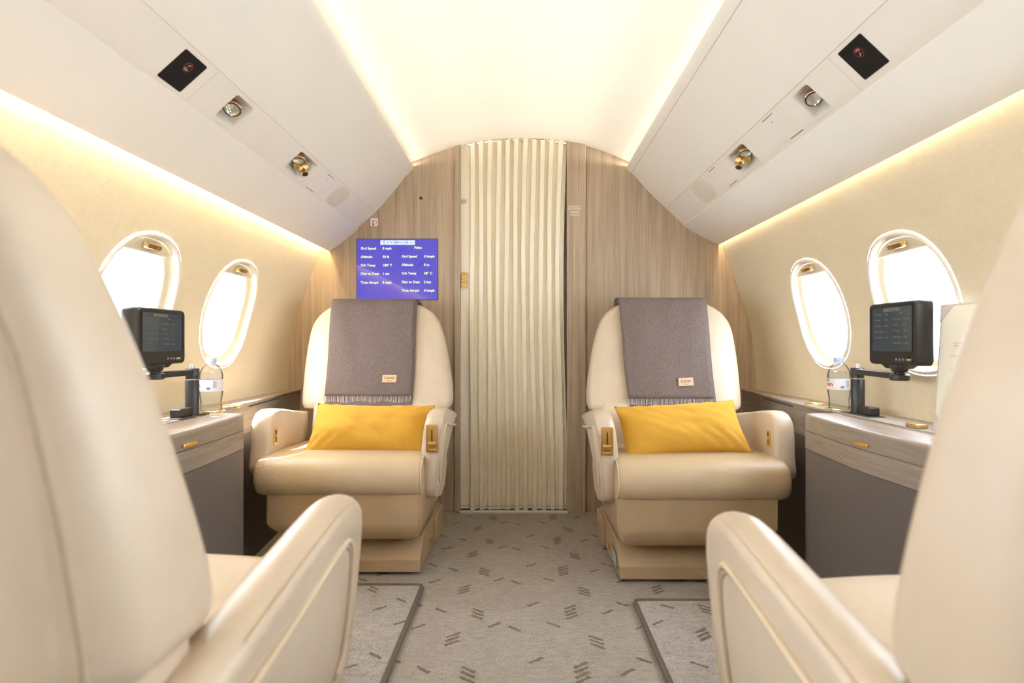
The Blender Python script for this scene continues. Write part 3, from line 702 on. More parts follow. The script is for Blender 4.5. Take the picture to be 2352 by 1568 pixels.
for s, y0, y1, t0, t1 in ((-1, 2.335, 2.480, .06, .91), (1, 2.305, 2.475, .04, .88)):
    d, n = inward(s); w = strip_w(s); c0 = strip_pt(s, (y0 + y1) / 2, (t0 + t1) / 2)
    sp = [(a, b) for a, b in superell(48, 3.2, (y1 - y0) / 2, w * (t1 - t0) / 2)]
    m = MB(); m.loft([[c0 + Vector((0, a * k, 0)) + d * b * k + n * h for a, b in sp] for k, h in ((1, -.003), (1, .0008), (.98, .0012))]); o = m.build('speaker_grille', M['grille']); tag(o, 'round cornered flush speaker grille in the %s strip next to the bulkhead' % SIDE[s], 'speaker', 'overhead speakers')
    m = MB()
    for i in range(-7, 8):
        for j in range(-5, 6):
            a, b = i * .0095, j * .0095 + (.00475 if i % 2 else 0)
            if (abs(a) / ((y1 - y0) / 2 - .008)) ** 3.2 + (abs(b) / (w * (t1 - t0) / 2 - .008)) ** 3.2 < 1:
                q = c0 + Vector((0, a, 0)) + d * b + n * .00135; m.add([q + Vector((0, x, 0)) + d * y for x, y in ((-.0009, -.0009), (.0009, -.0009), (.0009, .0009), (-.0009, .0009))], [(0, 1, 2, 3)])
    m.build('perforations', M['panel'], o, smooth=False, recalc=False)

# ------------------------------------------------------------------ seats
def seat(s, xa, y0, d, slope, label, far, ub=0.0, plump=0.0):
    """u = metres outboard of the aisle face, v = metres behind the cushion front, z = height"""
    def P(u, v, z): return Vector((s * (xa + u), y0 + d * v, z))
    root = empty('cabin_seat', P(.345, .35, 0), label, 'seat', 'club seats')
    # base box
    m = MB(); prof = [(.088, .012), (.088, .058), (.165, .126), (.60, .126), (.60, .012)]
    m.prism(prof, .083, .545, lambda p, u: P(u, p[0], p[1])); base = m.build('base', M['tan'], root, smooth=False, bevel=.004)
    if far:
        for u in (.11, .50):
            f = MB(); f.box(*sorted((P(u, 0, 0).x, P(u + .03, 0, 0).x)), *sorted((P(0, .12, 0).y, P(0, .16, 0).y)), 0, .014); f.build('foot', M['dark'], base)
        g = MB(); g.prism(rrect(.030, .018, .003), .083, .071, lambda p, u: P(u, .30 + p[0], .055 + p[1])); g.build('release_tab', M['gold'], base, bevel=.001)
        fl_ = MB(); fl_.prism([(.42, .012), (.42, .10), (.47, .12), (.60, .12), (.60, .012)], .070, .084, lambda p, u: P(u, p[0], p[1])); fl_.build('track_cover', M['tan'], base, smooth=False, bevel=.004)
        if s > 0:
            t1 = MB(); t1.prism([(.14, .035), (.22, .035), (.24, .075), (.16, .075)], .0835, .081, lambda p, u: P(u, p[0], p[1])); o = t1.build('side_tag', M['bluegrey'], base, smooth=False)
            t1 = MB(); t1.prism([(.130, .030), (.225, .030), (.25, .082), (.155, .082)], .0836, .0822, lambda p, u: P(u, p[0], p[1])); t1.build('side_tag_frame', M['black'], base, smooth=False)
            t1 = MB(); text(t1, 'SCHWIMMWESTE', .0085, lambda x, y: P(.365 + x, .0872, .031 + y)); text(t1, 'LIFE VEST', .0085, lambda x, y: P(.381 + x, .0872, .019 + y)); t1.build('lettering', M['white'], base, smooth=False, recalc=False)
    # skirt below the cushion
    m = MB()
    def srow(u0, u1, v0, z): return [P(a, b, z) for a, b in ((u0, .46), (u0, v0 + .02), (u0 + .012, v0), ((u0 + u1) / 2, v0), (u1 - .012, v0), (u1, v0 + .02), (u1, .46))]
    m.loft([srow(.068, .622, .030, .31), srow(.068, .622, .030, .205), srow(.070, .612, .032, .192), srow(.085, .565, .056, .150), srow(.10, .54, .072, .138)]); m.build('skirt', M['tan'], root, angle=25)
    # side structure under the aisle arm
    m = MB(); m.prism([(.17, .31), (.44, .42), (.47, .33), (.40, .25), (.30, .235), (.20, .255)], .034, .069, lambda p, u: P(u, p[0], p[1])); m.build('side_panel', M['leather'], root, smooth=False, bevel=.006)
    # seat cushion
    prof = catmull([(.45, .300, 0), (.25, .298, 0), (.10, .295, 0), (.035, .304, 0), (.006, .335, 0), (.001, .375, 0), (.018, .415, 0), (.060, .437, 0), (.13, .444, 0), (.26, .438, 0), (.45, .432, 0)], 4)
    cv, cz = .12, .365
    us = [(.066, .80), (.069, .90), (.078, .965), (.095, .99), (.16, 1), (.36, 1), (.54, 1), (.60, .995), (.632, .97), (.650, .92), (.660, .80)]
    m = MB()
    for i, (u, k) in enumerate(us): pass
    m.loft([[P(u, cv + (p.x - cv) * (k if p.x < .3 else 1), cz + (p.y - cz) * k + (.004 + plump) * max(0, sin(pi * (u - .06) / .6)) ** .6 * max(0, min(1, (p.y - .36) / .07))) for p in prof] for u, k in us]); cush = m.build('seat_cushion', M['seat'], root, sub=2, angle=180)
    m = MB(); k = .905; m.tube([P(.0685 - .0005, cv + (p.x - cv) * k, cz + (p.y - cz) * k) for p in prof[8:36]], .0022, 6); m.build('cushion_piping', M['piping'], cush)
    # backrest: upper shell
    uin = [(.56, .036 + ub), (.60, .032 + ub), (.70, .044 + ub), (.82, .066 + ub), (.92, .094 + ub), (1.03, .115 + ub)]; uout = [(.56, .670), (.60, .673), (.75, .676), (.88, .670), (.95, .660), (1.03, .645)]
    zt = 1.025; rc = .125; uc = .338
    def half(z): return (interp(uout, z) - interp(uin, z)) / 2
    def cen(z): return (interp(uout, z) + interp(uin, z)) / 2
    def vf(z): return .455 + (z - .57) * slope
    def vb(z): return interp([(.40, .63), (.57, .645), (.82, .66 + (slope - .30) * .2), (1.03, .70 + (slope - .30) * .3)], z)
    zs = [.560, .562, .568, .58, .62, .68, .74, .80, .85, .89, .92, .945, .965, .982, .996, 1.007, 1.015, 1.021, 1.0245, 1.0255]
    rings = []
    def xsec(w, a, b, z, e=4.5, n=56, uc=.338):
        out = []; mid = (a + b) / 2; hd = (b - a) / 2
        for x, y in superell(n, e, 1, 1):
            wing = -.014 * max(0, abs(x) - .55) if y < 0 else 0     # side wings come slightly forward
            out.append(P(uc + x * w, mid + y * hd + wing, z))
        return out
    for z in zs:
        w = half(z)
        if z > zt - rc: w = w - rc + sqrt(max(0, rc * rc - (z - zt + rc) ** 2))
        a, b = vf(z), vb(z); sh = 0
        rt = .032
        if z > zt - rt: sh = rt - sqrt(max(0, rt * rt - (z - zt + rt) ** 2))
        if z < .58: sh = max(sh, (.58 - z) * .6); w -= (.58 - z) * .5
        sh = min(sh, (b - a) * .42)
        rings.append(xsec(max(w, .10), a + sh, b - sh, z, uc=cen(z)))
    m = MB(); m.loft(rings); back = m.build('backrest', M['leather'], root, angle=180, sub=1)
    # dark tube for the shade in the seam groove where the side boxing meets the rear shell, up one side, over and down
    sea = []
    for z in [.58 + .435 * i / 30 for i in range(31)]:
        w = half(z)
        if z > zt - rc: w = w - rc + sqrt(max(0, rc * rc - (z - zt + rc) ** 2))
        sea.append((w, z))
    def sp(sg): 
        out = []
        for w, z in sea:
            a, b = vf(z), vb(z); out.append(P(cen(z) + sg * w * .93, (a + b) / 2 + (b - a) / 2 * .97, z))
        return out
    m = MB(); m.tube(sp(-1) + sp(1)[::-1], .0023, 8); m.build('backrest_piping', M['groove'], back)
    # lower backrest between the arms
    m = MB(); lz = [(.40, .405), (.43, .402), (.50, .412), (.55, .430), (.60, .462)]
    m.loft([xsec(.268, a, .585, z, 5) for z, a in lz]); m.build('lower_backrest', M['leather'], root, angle=180)
    m = MB(); m.loft([xsec(.29, .50, interp([(.15, .56), (.57, .612)], z), z, 5) for z in (.29, .31, .38, .45, .58)]); m.build('back_shell', M['leather'], root, angle=60)
    # aisle arm
    ap = catmull([(.60, .535, 0), (.45, .562, 0), (.30, .585, 0), (.175, .598, 0), (.115, .582, 0), (.088, .548, 0), (.080, .50, 0), (.080, .43, 0), (.088, .36, 0), (.106, .30, 0), (.142, .270, 0), (.20, .272, 0), (.30, .325, 0), (.40, .41, 0), (.50, .47, 0), (.60, .505, 0)], 4)
    def tap(z): return .028 * max(0, (.58 - z)) / .30
    cvx, czx = .30, .47
    def aring(u, k):
        out = []
        for i, p in enumerate(ap):
            a = ap[i - 1]; b = ap[(i + 1) % len(ap)]; t = (b - a).normalized(); nv = Vector((-t.y, t.x))  # inward
            if nv.dot(Vector((cvx, czx)) - Vector((p.x, p.y))) < 0: nv = -nv
            q = Vector((p.x, p.y)) + nv * k; out.append(P(u + tap(p.y), q.x, q.y))
        return out
    aw = .069
    secs = [(0.0, .022), (.0015, .0155), (.006, .0085), (.013, .003), (.021, .0), (.032, -.001), (.043, .001), (.053, .005), (.061, .011), (.0665, .019), (aw, .028)]
    m = MB(); m.loft([aring(u, k) for u, k in secs]); arm = m.build('aisle_arm', M['leather'], root, angle=180)
    pp = catmull([(.57, .482, 0), (.40, .503, 0), (.215, .532, 0), (.168, .526, 0), (.148, .495, 0), (.142, .43, 0), (.150, .36, 0), (.175, .325, 0)], 5)
    m = MB(); m.tube([P(-.0015 + tap(p.y), p.x, p.y) for p in pp], .0042, 8); m.build('arm_piping', M['piping'], arm)
    m = MB(); ip = [(p.x + .006, p.y - .006) for p in pp] + [(.30, .345), (.40, .415), (.50, .50)]
    m.tube([P(-.0003 + tap(z), v + .002, z - .001) for v, z in ip[:len(pp)]], .0030, 6); m.build('arm_seam', M['seam'], arm)
    m = MB(); m.tube([P(u + tap(p.y), p.x + .010, p.y - .010) for u, p in [(.0035, q) for q in ap[3:42]]], .0011, 5); m.build('arm_stitching', M['piping'], arm)
    # window-side arm
    op = catmull([(.48, .550, 0), (.33, .572, 0), (.22, .590, 0), (.150, .594, 0), (.108, .568, 0), (.092, .52, 0), (.088, .45, 0), (.092, .36, 0), (.30, .35, 0), (.48, .35, 0)], 4)
    ap = op; cvx, czx = .28, .48
    tap = lambda z: 0
    secs2 = [(.630, .014), (.6315, .009), (.636, .004), (.645, 0), (.668, -.001), (.690, .002), (.700, .009), (.704, .016)]
    m = MB(); m.loft([aring(u, k) for u, k in secs2]); oarm = m.build('window_arm', M['leather'], root, angle=180)
    m = MB(); m.tube([P(.6318, p.x + .010, p.y - .009) for p in op[3:29]], .0012, 5); m.build('arm_stitching', M['piping'], oarm)
    if far:
        # gold recline panel on the aisle arm front
        cu_, cz_ = .0365, .500; vfz = lambda z: .0785
        g = MB(); o_, i_ = rrect(.043, .098, .003), rrect(.029, .080, .002)
        g.loft([[P(cu_ + x, .081, cz_ + y) for x, y in o_], [P(cu_ + x, .0695, cz_ + y) for x, y in o_], [P(cu_ + x, .0695, cz_ + y) for x, y in i_], [P(cu_ + x, .0745, cz_ + y) for x, y in i_]], 0, True)
        gp = g.build('control_plate', M['goldlit'], arm, bevel=.0006, seg=2)
        g = MB(); g.prism(rrect(.0285, .0795, .002), .0745, .0742, lambda p, v: P(cu_ + p[0], v, cz_ + p[1])); g.build('slider_bed', M['gold'], gp)
        g = MB(); g.prism(rrect(.0042, .043, .002), .0741, .0735, lambda p, v: P(cu_ + p[0] + .001, v, cz_ + .009 + p[1])); g.build('slider_slot', M['black'], gp)
        g = MB(); g.prism(rrect(.027, .009, .002), .075, .064, lambda p, v: P(cu_ + p[0], v, cz_ - .020 + p[1])); g.build('slider_lever', M['gold'], gp, bevel=.001)
        g = MB(); g.prism(rrect(.024, .012, .002), .0745, .071, lambda p, v: P(cu_ + p[0], v, cz_ - .031 + p[1])); g.build('slider_stop', M['brass'], gp)
        # small gold switch on the inner face of the window arm
        g = MB(); o_, i_ = rrect(.026, .060, .004), rrect(.015, .047, .002)
        f2 = lambda x, y, u: P(u, .140 + x, .497 + y)
        g.loft([[f2(x, y, .632) for x, y in o_], [f2(x, y, .6255) for x, y in o_], [f2(x, y, .6255) for x, y in i_], [f2(x, y, .6300) for x, y in i_]], 0, True); gs = g.build('switch_plate', M['gold'], oarm)
        g = MB(); g.prism(rrect(.014, .046, .001), .6302, .6296, lambda p, u: f2(p[0], p[1], u)); g.build('switch_recess', M['brass'], gs)
        g = MB(); g.prism(rrect(.014, .008, .001), .6300, .6235, lambda p, u: f2(p[0], p[1] + .003, u)); g.build('switch_toggle', M['chrome'], gs)
    if far and s > 0:
        g = MB(); g.prism(rrect(.036, .026, .004), .444, .452, lambda p, z: P(.375 + p[0], .165 + p[1], z)); g.build('belt_buckle', M['chrome'], root, bevel=.002)
        g = MB(); g.tube([P(.30 + .02 * i, .20 - .004 * (i % 3), .4475) for i in range(10)], .0045, 6); g.build('belt_webbing', M['belt'], root)
    return P, vf, vb
SL, vfL, vbL = seat(-1, .283, 1.970, 1, .36, 'cream leather seat left of the curtain, facing the camera, grey blanket over its back', True, -.014)
SR, vfR, vbR = seat(1, .262, 1.905, 1, .36, 'cream leather seat right of the curtain, facing the camera, grey blanket over its back', True, -.014)
seat(-1, .262, 1.055, -1, .30, 'cream leather seat seen from behind at the left edge of the photo', False, 0, .033)
seat(1, .275, .960, -1, .16, 'cream leather seat seen from behind at the right edge of the photo', False, -.012, .033)

# ------------------------------------------------------------------ blankets
def blanket(P, vf, vb, ut, ub, zlow, label, s, sh):
    """ut/ub: lateral range at the top and at the hem; hangs over the top of the backrest"""
    root = empty('wool_blanket', P(sum(ut) / 2, .6, 1.03), label, 'blanket', 'folded wool blankets')
    path = []
    zt = 1.026
    for i in range(10): path.append((vb(.75 + .25 * i / 9) + .010, .75 + .25 * i / 9 - .0))
    a, b = vf(1.0), vb(1.0)
    for i in range(1, 8):
        t = i / 8 * pi; path.append(((a + b) / 2 + cos(t) * ((b - a) / 2 + .006), 1.005 + .031 * sin(t) ** .7))
    for i in range(24):
        z = 1.0 - (1.0 - zlow) * i / 23; path.append((vf(z) - .009, z))
    def layer(name, ush, off, hem, mat):
        rows = []; n = 26
        ext = [(vf(zlow - .012 * k) - .009, zlow - .012 * k) for k in range(1, 5)] if hem else []
        for j, (v, z) in enumerate(path + ext):
            tt = max(0, min(1, (1.03 - z) / (1.03 - zlow))) if j >= 10 else 0
            u0 = ut[0] + (ub[0] - ut[0]) * tt + ush[0]; u1 = ut[1] + (ub[1] - ut[1]) * tt + ush[1]
            r = []
            for i in range(n + 1):
                k = i / n; fold = .0022 * sin(k * 9 + z * 7) + .0018 * sin(k * 21 - z * 11)
                edge = .004 * (1 - min(1, min(k, 1 - k) * 12)) if False else 0
                zz = z if j < 10 else z - (z < .75) * 0
                r.append(P(u0 + (u1 - u0) * k + .002 * sin(z * 15), v + (-1 if j >= 14 else 1) * (off + fold + .001), zz + (off if 10 <= j <= 16 else 0)))
            rows.append(r)
        m = MB(); m.grid(rows); o = m.build(name, mat, root, angle=180, recalc=False)
        sd = o.modifiers.new('thickness', 'SOLIDIFY'); sd.thickness = .005; sd.offset = 0
        return rows
    layer('under_layer', sh, 0.0, 1, M['blanket'])
    rows = layer('top_layer', (0, 0), .009, 0, M['blanket'])
    fr = MB(); hem = rows[-1]; rnd = random.Random(5)
    for k in range(64):
        t = k / 63 * (len(hem) - 1); i = min(len(hem) - 2, int(t)); p = hem[i].lerp(hem[i + 1], t - i)
        l = .060 + rnd.uniform(-.006, .005); dx = rnd.uniform(-.008, .008); yb = -.004
        fr.tube([p + Vector((0, 0, .002)), p + Vector((dx * .35, yb * .4, -l * .5)), p + Vector((dx, yb * .2, -l))], [.0016, .0014, .0010], 5)
    fr.build('fringe', M['fringe'], root)
    return root, rows
BL, rowsL = blanket(SL, vfL, vbL, (.193, .572), (.188, .553), .617, 'taupe wool blanket with white fringe draped over the left far seat', -1, (-.008, -.004))
BR, rowsR = blanket(SR, vfR, vbR, (.165, .545), (.182, .535), .612, 'taupe wool blanket draped over the right far seat', 1, (.004, .010))
def patch(root, P, vf, uc, zc, w, h, tilt=0):
    m = MB(); q = lambda x, z, dd: P(uc + x, vf(zc + z) - .0235 - dd, zc + z + tilt * x)
    m.loft([[q(x, z, -.004) for x, z in rrect(w, h, .003)], [q(x, z, .002) for x, z in rrect(w, h, .003)]]); o = m.build('leather_label', M['patch'], root, bevel=.0006)
    sg = 1 if P(1, 0, 0).x > P(0, 0, 0).x else -1
    m = MB(); text(m, 'Lanas', .0165, lambda x, y: q(x * sg * 1.15, y - .001, .0026), 'CENTER', .0002)
    for k in range(6): m.add([q(sg * (-.010 + k * .0036), -.0105, .0026), q(sg * (-.0076 + k * .0036), -.0105, .0026), q(sg * (-.0076 + k * .0036), -.008, .0026), q(sg * (-.010 + k * .0036), -.008, .0026)], [(0, 1, 2, 3)])
    m.build('lettering', M['ink'], o, smooth=False, recalc=False)
patch(BL, SL, vfL, .283, .690, .061, .032)
patch(BR, SR, vfR, .426, .681, .062, .033, .06)

# ------------------------------------------------------------------ pillows
def pillow(c, w, h, rot, lean, label, seed, corner=None):
    n, k = 44, 26; rnd = random.Random(seed)
    base = Vector(c); root_rot = Matrix.Rotation(radians(lean), 4, 'X') @ Matrix.Rotation(radians(rot), 4, 'Y')
    ph = [rnd.uniform(0, 6.28) for _ in range(8)]
    def pt(a, b, sg):
        pinch = 1 - .055 * (1 - abs(a) ** 2.2) if abs(b) > 0 else 1
        x = a * w / 2 * (1 - .050 * (1 - abs(b) ** 2.0)); z = b * h / 2 * (1 - .135 * (1 - abs(a) ** 2.2))
        env = max(0, (1 - abs(a) ** 3.4)) ** .62 * max(0, (1 - abs(b) ** 2.6)) ** .62
        wr = .010 * mnoise.noise(Vector((a * 2.6 + seed, b * 1.5, 0))) + .006 * mnoise.noise(Vector((a * 6 + b * 2.5, b * 3 + seed, 3)))
        cor = sum(.016 * math.exp(-((a - ca) ** 2 * 3 + (b - cb) ** 2 * 5)) * sin(26 * ((a - ca) * cb - (b - cb) * ca * .6) + ph[i]) for i, (ca, cb) in enumerate(((-1, -1), (1, -1), (-1, 1), (1, 1))))
        t = env * (.068 + wr + (cor if sg < 0 else 0))
        return base + root_rot @ Vector((x, sg * t, z))
    m = MB()
    for sg in (-1, 1): m.grid([[pt(-1 + 2 * i / n, -1 + 2 * j / k, sg) for i in range(n + 1)] for j in range(k + 1)])
    o = m.build('lumbar_pillow', M['pillow'], angle=180)
    bm = bmesh.new(); bm.from_mesh(o.data); bmesh.ops.remove_doubles(bm, verts=bm.verts, dist=1e-5); bmesh.ops.recalc_face_normals(bm, faces=bm.faces); bm.to_mesh(o.data); bm.free()
    loc = base; o.data.transform(Matrix.Translation(-loc)); o.location = loc; ORIGIN[o.name] = loc
    tag(o, label, 'pillow', 'mustard velvet pillows')
    ed = MB(); lp = [(-1 + 2 * i / n, -1) for i in range(n)] + [(1, -1 + 2 * j / k) for j in range(k)] + [(1 - 2 * i / n, 1) for i in range(n)] + [(-1, 1 - 2 * j / k) for j in range(k)]
    ed.tube([pt(a, b, 1) for a, b in lp], .0009, 5, True); ed.build('seam_piping', M['pillow_back'], o)
pillow((-.576, 2.185, .510), .468, .235, 1.0, -40, 'mustard velvet lumbar pillow on the left far seat, level', 11)
pillow((.598, 2.120, .521), .466, .235, -4.0, -40, 'mustard velvet lumbar pillow on the right far seat, right end raised', 23)

# ------------------------------------------------------------------ window ledges and side cabinets
ZT = .612
def cab_plan(s, x_front, grow=0):
    """front edge of the side cabinet in plan, from the forward corner to the rear one, gently bowed with round corners"""
    xf, y1_, y0_ = x_front, 1.868, 1.10
    pts = [(1.03, y1_ + grow), (xf + .050, y1_ + grow), (xf + .018, y1_ - .012 + grow), (xf + .004 - grow, y1_ - .045), (xf - .006 - grow, y1_ - .12), (xf - .020 - grow, (y1_ + y0_) / 2), (xf - .006 - grow, y0_ + .12), (xf + .004 - grow, y0_ + .045), (xf + .018, y0_ + .012 - grow), (xf + .05, y0_ - grow), (1.03, y0_ - grow)]
    return [(p.x, p.y) for p in catmull([(a, b, 0) for a, b in pts], 5)]
for s in (-1, 1):
    xf = .890 if s < 0 else .912
    root = empty('side_cabinet', (s * 1.0, 1.43, 0), 'taupe wood side cabinet with grey base below the %s windows' % SIDE[s], 'cabinet', 'side cabinets')
    wx = lambda z: s * (wall_x(s, z) + .004)
    def slab(name, za, zb, mat, grow=0, bev=.004, seg=3, back=None):
        pl = cab_plan(s, xf, grow); P = [(s * a, b) for a, b in pl] ; bx = back if back else 1.03
        m = MB(); m.prism(P, za, zb, lambda p, z: (p[0], p[1], z)); return m.build(name, mat, root, bevel=bev, seg=seg, angle=30)
    m = MB(); m.loft([[(s * a, b, z) for a, b in cab_plan(s, xf, g)] for z, g in ((.5615, 0), (ZT - .012, 0), (ZT - .007, -.0008), (ZT - .003, -.003), (ZT - .0008, -.0065), (ZT, -.012))])
    m.build('table_top', M['woody'], root, angle=50)
    slab('apron', .503, .5600, M['woody'], .0015, .0012)
    slab('base_panel', 0.0, .502, M['grey'], 0, .003)
    slab('shadow_gap', .5595, .5620, M['dark'], -.003, 0)
    h = MB(); yh = 1.488; h.prism(rrect(.062, .010, .004), xf - .028, xf + .02, lambda p, x: (s * x, yh + p[0], .5745 + p[1])); h.build('pull_handle', M['gold'], root, bevel=.002)
    # hinge line of the fold-out leaf
    m = MB(); m.box(*sorted((s * (xf + .105), s * (xf + .108))), 1.05, 1.80, ZT - .001, ZT + .0006); m.build('hinge_line', M['dark'], root, smooth=False)
    # long ledge against the wall
    lr = empty('window_ledge', (s * 1.1, 1.0, .55), 'long taupe wood ledge along the foot of the %s wall' % SIDE[s], 'ledge', 'window ledges')
    fr = [(1.035, YR), (1.035, .95), (1.035, 1.95), (1.050, 2.2), (1.080, 2.5), (1.100, 2.7), (1.108, Y1)]
    m = MB()
    for rows in ([[(s * (x if i == 0 else wall_x(s, ZT) + .006), y, ZT + .001) for i in (0, 1)] for x, y in fr], [[(s * x, y, z) for z in (ZT + .001, .50)] for x, y in fr]): m.grid(rows)
    m.grid([[(s * x, y, z) for z in (.50, 0)] for x, y in fr], False, 1)
    m.build('ledge_body', [M['woody'], M['grey']], lr, angle=30, recalc=False)
    m = MB(); m.tube([(s * (interp([(b, a) for a, b in fr], y) + .0), y, ZT - .002) for y in [1.9 + .95 * i / 12 for i in range(13)]], .006, 8); m.build('ledge_nosing', M['woody'], lr)
    m = MB(); m.tube([(s * (interp([(b, a) for a, b in fr], y) - .0045), y, ZT - .014) for y in [2.19 + .34 * i / 8 for i in range(9)]], .0018, 5); m.build('lid_gap', M['dark'], lr)
    # gold cup rings
    for k, (x, y) in enumerate([(1.038, 1.905), (1.052, 2.055)] if s < 0 else [(1.098, 1.965), (1.105, 2.125)]):
        m = MB(); m.lathe([(.034, 0), (.0440, 0), (.0440, .0022), (.041, .0034), (.0375, .0034), (.036, .002), (.036, -.004)], (s * x, y, ZT + .001), 40, cap=False)
        o = m.build('cup_holder', M['gold']); tag(o, ('gold cup ring under the bottle on the %s ledge' if k == 0 else 'empty gold cup ring behind the bottle on the %s ledge') % SIDE[s], 'cup holder', 'gold cup rings')
        m = MB(); m.lathe([(.0365, .0008), (.001, .0008)], (s * x, y, ZT + .001), 32, cap=False); m.build('cup_well', M['brass'] if k else M['woody'], o)
m = MB(); m.prism(rrect(.050, .030, .004), ZT, ZT + .012, lambda p, z: (1.060 + p[1], 1.525 + p[0], z)); lt = m.build('table_latch', M['gold'], bevel=.003); tag(lt, 'gold table latch on the right ledge at the foot of the menu card', 'latch')

# ------------------------------------------------------------------ monitors on swing arms
def monitor(s, post, xf, ya, yb, z0, z1, side_first, label):
    """face towards the aisle (plane |x| = xf), y from ya (near) to yb (far)"""
    px, py = post
    root = empty('swing_arm_monitor', (s * px, py, ZT + .0015), label, 'monitor', 'swing arm monitors')
    m = MB(); m.lathe([(.0200, .001), (.0200, .112), (.0195, .113)], (s * px, py, ZT), 28); m.build('post', M['satin'], root)
    m = MB(); m.lathe([(.0204, .1125), (.0204, .116)], (s * px, py, ZT), 28); m.build('post_ring', M['chrome'], root)
    m = MB(); m.lathe([(.0185, .116), (.0185, .127), (.0205, .128), (.0205, .147), (.019, .149)], (s * px, py, ZT), 28); cap = m.build('post_cap', M['satin'], root)
    m = MB(); m.lathe([(.0065, .149), (.0065, .160), (.0055, .161)], (s * px, py, ZT), 16); m.build('lock_pin', M['steel'], root)
    m = MB(); b0, b1 = (-.10, -.02) ; m.box(*sorted((s * (px - .010), s * (px + .022))), py - .080, py - .012, ZT + .0016, ZT + .028); m.build('base_hinge', M['satin'], root, bevel=.003)
    m = MB(); m.box(*sorted((s * (px - .030), s * (px + .026))), py - .105, py + .045, ZT + .0005, ZT + .0022); m.build('base_slot', M['dark'], root, smooth=False)
    yp = (ya + yb) / 2; xp = xf + .024; zA = ZT + .137
    m = MB(); A = Vector((s * px, py, zA)); B = Vector((s * xp, yp, zA - .003)); dr = (B - A).normalized(); q = Vector((-dr.y, dr.x, 0))
    m.loft([[A.lerp(B, t) + q * a * w + Vector((0, 0, b)) for a, b in ((-1, -.009), (1, -.009), (1, .009), (-1, .009))] for t, w in ((0, .016), (.3, .013), (.8, .012), (1, .012))]); m.build('arm', M['satin'], root, bevel=.003)
    m = MB(); m.lathe([(.022, -.012), (.025, -.009), (.025, .004), (.022, .007), (.014, .008), (.014, .011), (.019, .013), (.024, .024), (.024, .032)], (s * xp, yp, zA - .003), 26); m.build('pivot', M['satin'], root)
    zc, hh, ww = (z0 + z1) / 2, z1 - z0, yb - ya
    Pm = lambda a, z, x: (s * x, yp + a, z)
    m = MB(); out = rrect(ww, hh, .012, 6); mid = lambda k: [(a * k, b * (1 - (1 - k) * ww / hh)) for a, b in out]
    m.loft([[Pm(a, zc + b, xf + .003) for a, b in mid(.975)], [Pm(a, zc + b, xf) for a, b in mid(.965)]][::-1] + [[Pm(a, zc + b, xf + .003) for a, b in mid(.985)], [Pm(a, zc + b, xf + .010) for a, b in out], [Pm(a, zc + b, xf + .044) for a, b in out], [Pm(a, zc + b, xf + .050) for a, b in mid(.95)]]); cs = m.build('casing', M['black'], root, angle=50)
    m = MB(); m.prism([(-.055, 0), (-.035, -.010), (.035, -.010), (.055, 0), (.055, .01), (-.055, .01)], xf + .006, xf + .040, lambda p, x: (s * x, yp + p[0], z0 + p[1])); m.build('chin', M['black'], root, smooth=False, bevel=.002)
    # display face: left edge as seen by the viewer in the aisle
    sw, sh_ = ww - .034, hh - .052; zb = z0 + .038
    y_left = yp + sw / 2 if s > 0 else yp - sw / 2; dirn = -1 if s > 0 else 1
    F = lambda dd: (lambda x, y: (s * (xf - dd), y_left + dirn * x * sw, zb + y * sh_))
    f = F(.0004); m = MB(); m.add([f(0, 0), f(1, 0), f(1, 1), f(0, 1)], [(0, 1, 2, 3)]); sc_ = m.build('screen', M['mscreen'], root, recalc=False)
    fr = MB(); 
    fr.loft([[F(dd)(x, y) for x, y in ((-k, -k), (1 + k, -k), (1 + k, 1 + k), (-k, 1 + k))] for k, dd in ((.012, .0), (.010, .0015), (0, .0008))], 0, False); fr.build('bezel', M['black2'], root, smooth=False, recalc=False)
    g_ = F(.0010); sq = lambda x, y: g_(.03 + x * (.94 if s > 0 else .80), y * .94 + .05)
    m = MB(); info_layout(m, sq); m.build('lettering', M['mtext'], sc_, smooth=False, recalc=False)
    h_ = F(.0014); m, m2 = MB(), MB(); sq2 = lambda x, y: h_(.03 + x * (.94 if s > 0 else .80), y * .94 + .05); compass(m, m2, sq, sq2); m.build('compass_strip', M['mcomp'], sc_, smooth=False, recalc=False); m2.build('compass_scale', M['black2'], sc_, smooth=False, recalc=False)
    for k in range(5):
        yk = yp + dirn * (.022 + k * .0145); m = MB(); m.lathe([(.0036, 0), (.0036, .0012), (.0028, .0018)], (s * xf, yk, z0 + .016), 14, (-s, 0, 0)); m.build('button', M['button'], root)
    m = MB(); m.lathe([(.0016, 0), (.0016, .0012)], (s * xf, yp + dirn * .0735, z0 + .016), 10, (-s, 0, 0)); m.build('indicator_light', M['led'], root)
monitor(1, (1.088, 1.840), 1.042, 1.500, 1.705, .778, .955, 0, 'black monitor on a swing arm beside the right window and menu card')
monitor(-1, (1.035, 1.790), 1.040, 1.545, 1.762, .778, .940, 0, 'black monitor on a swing arm in front of the left window')

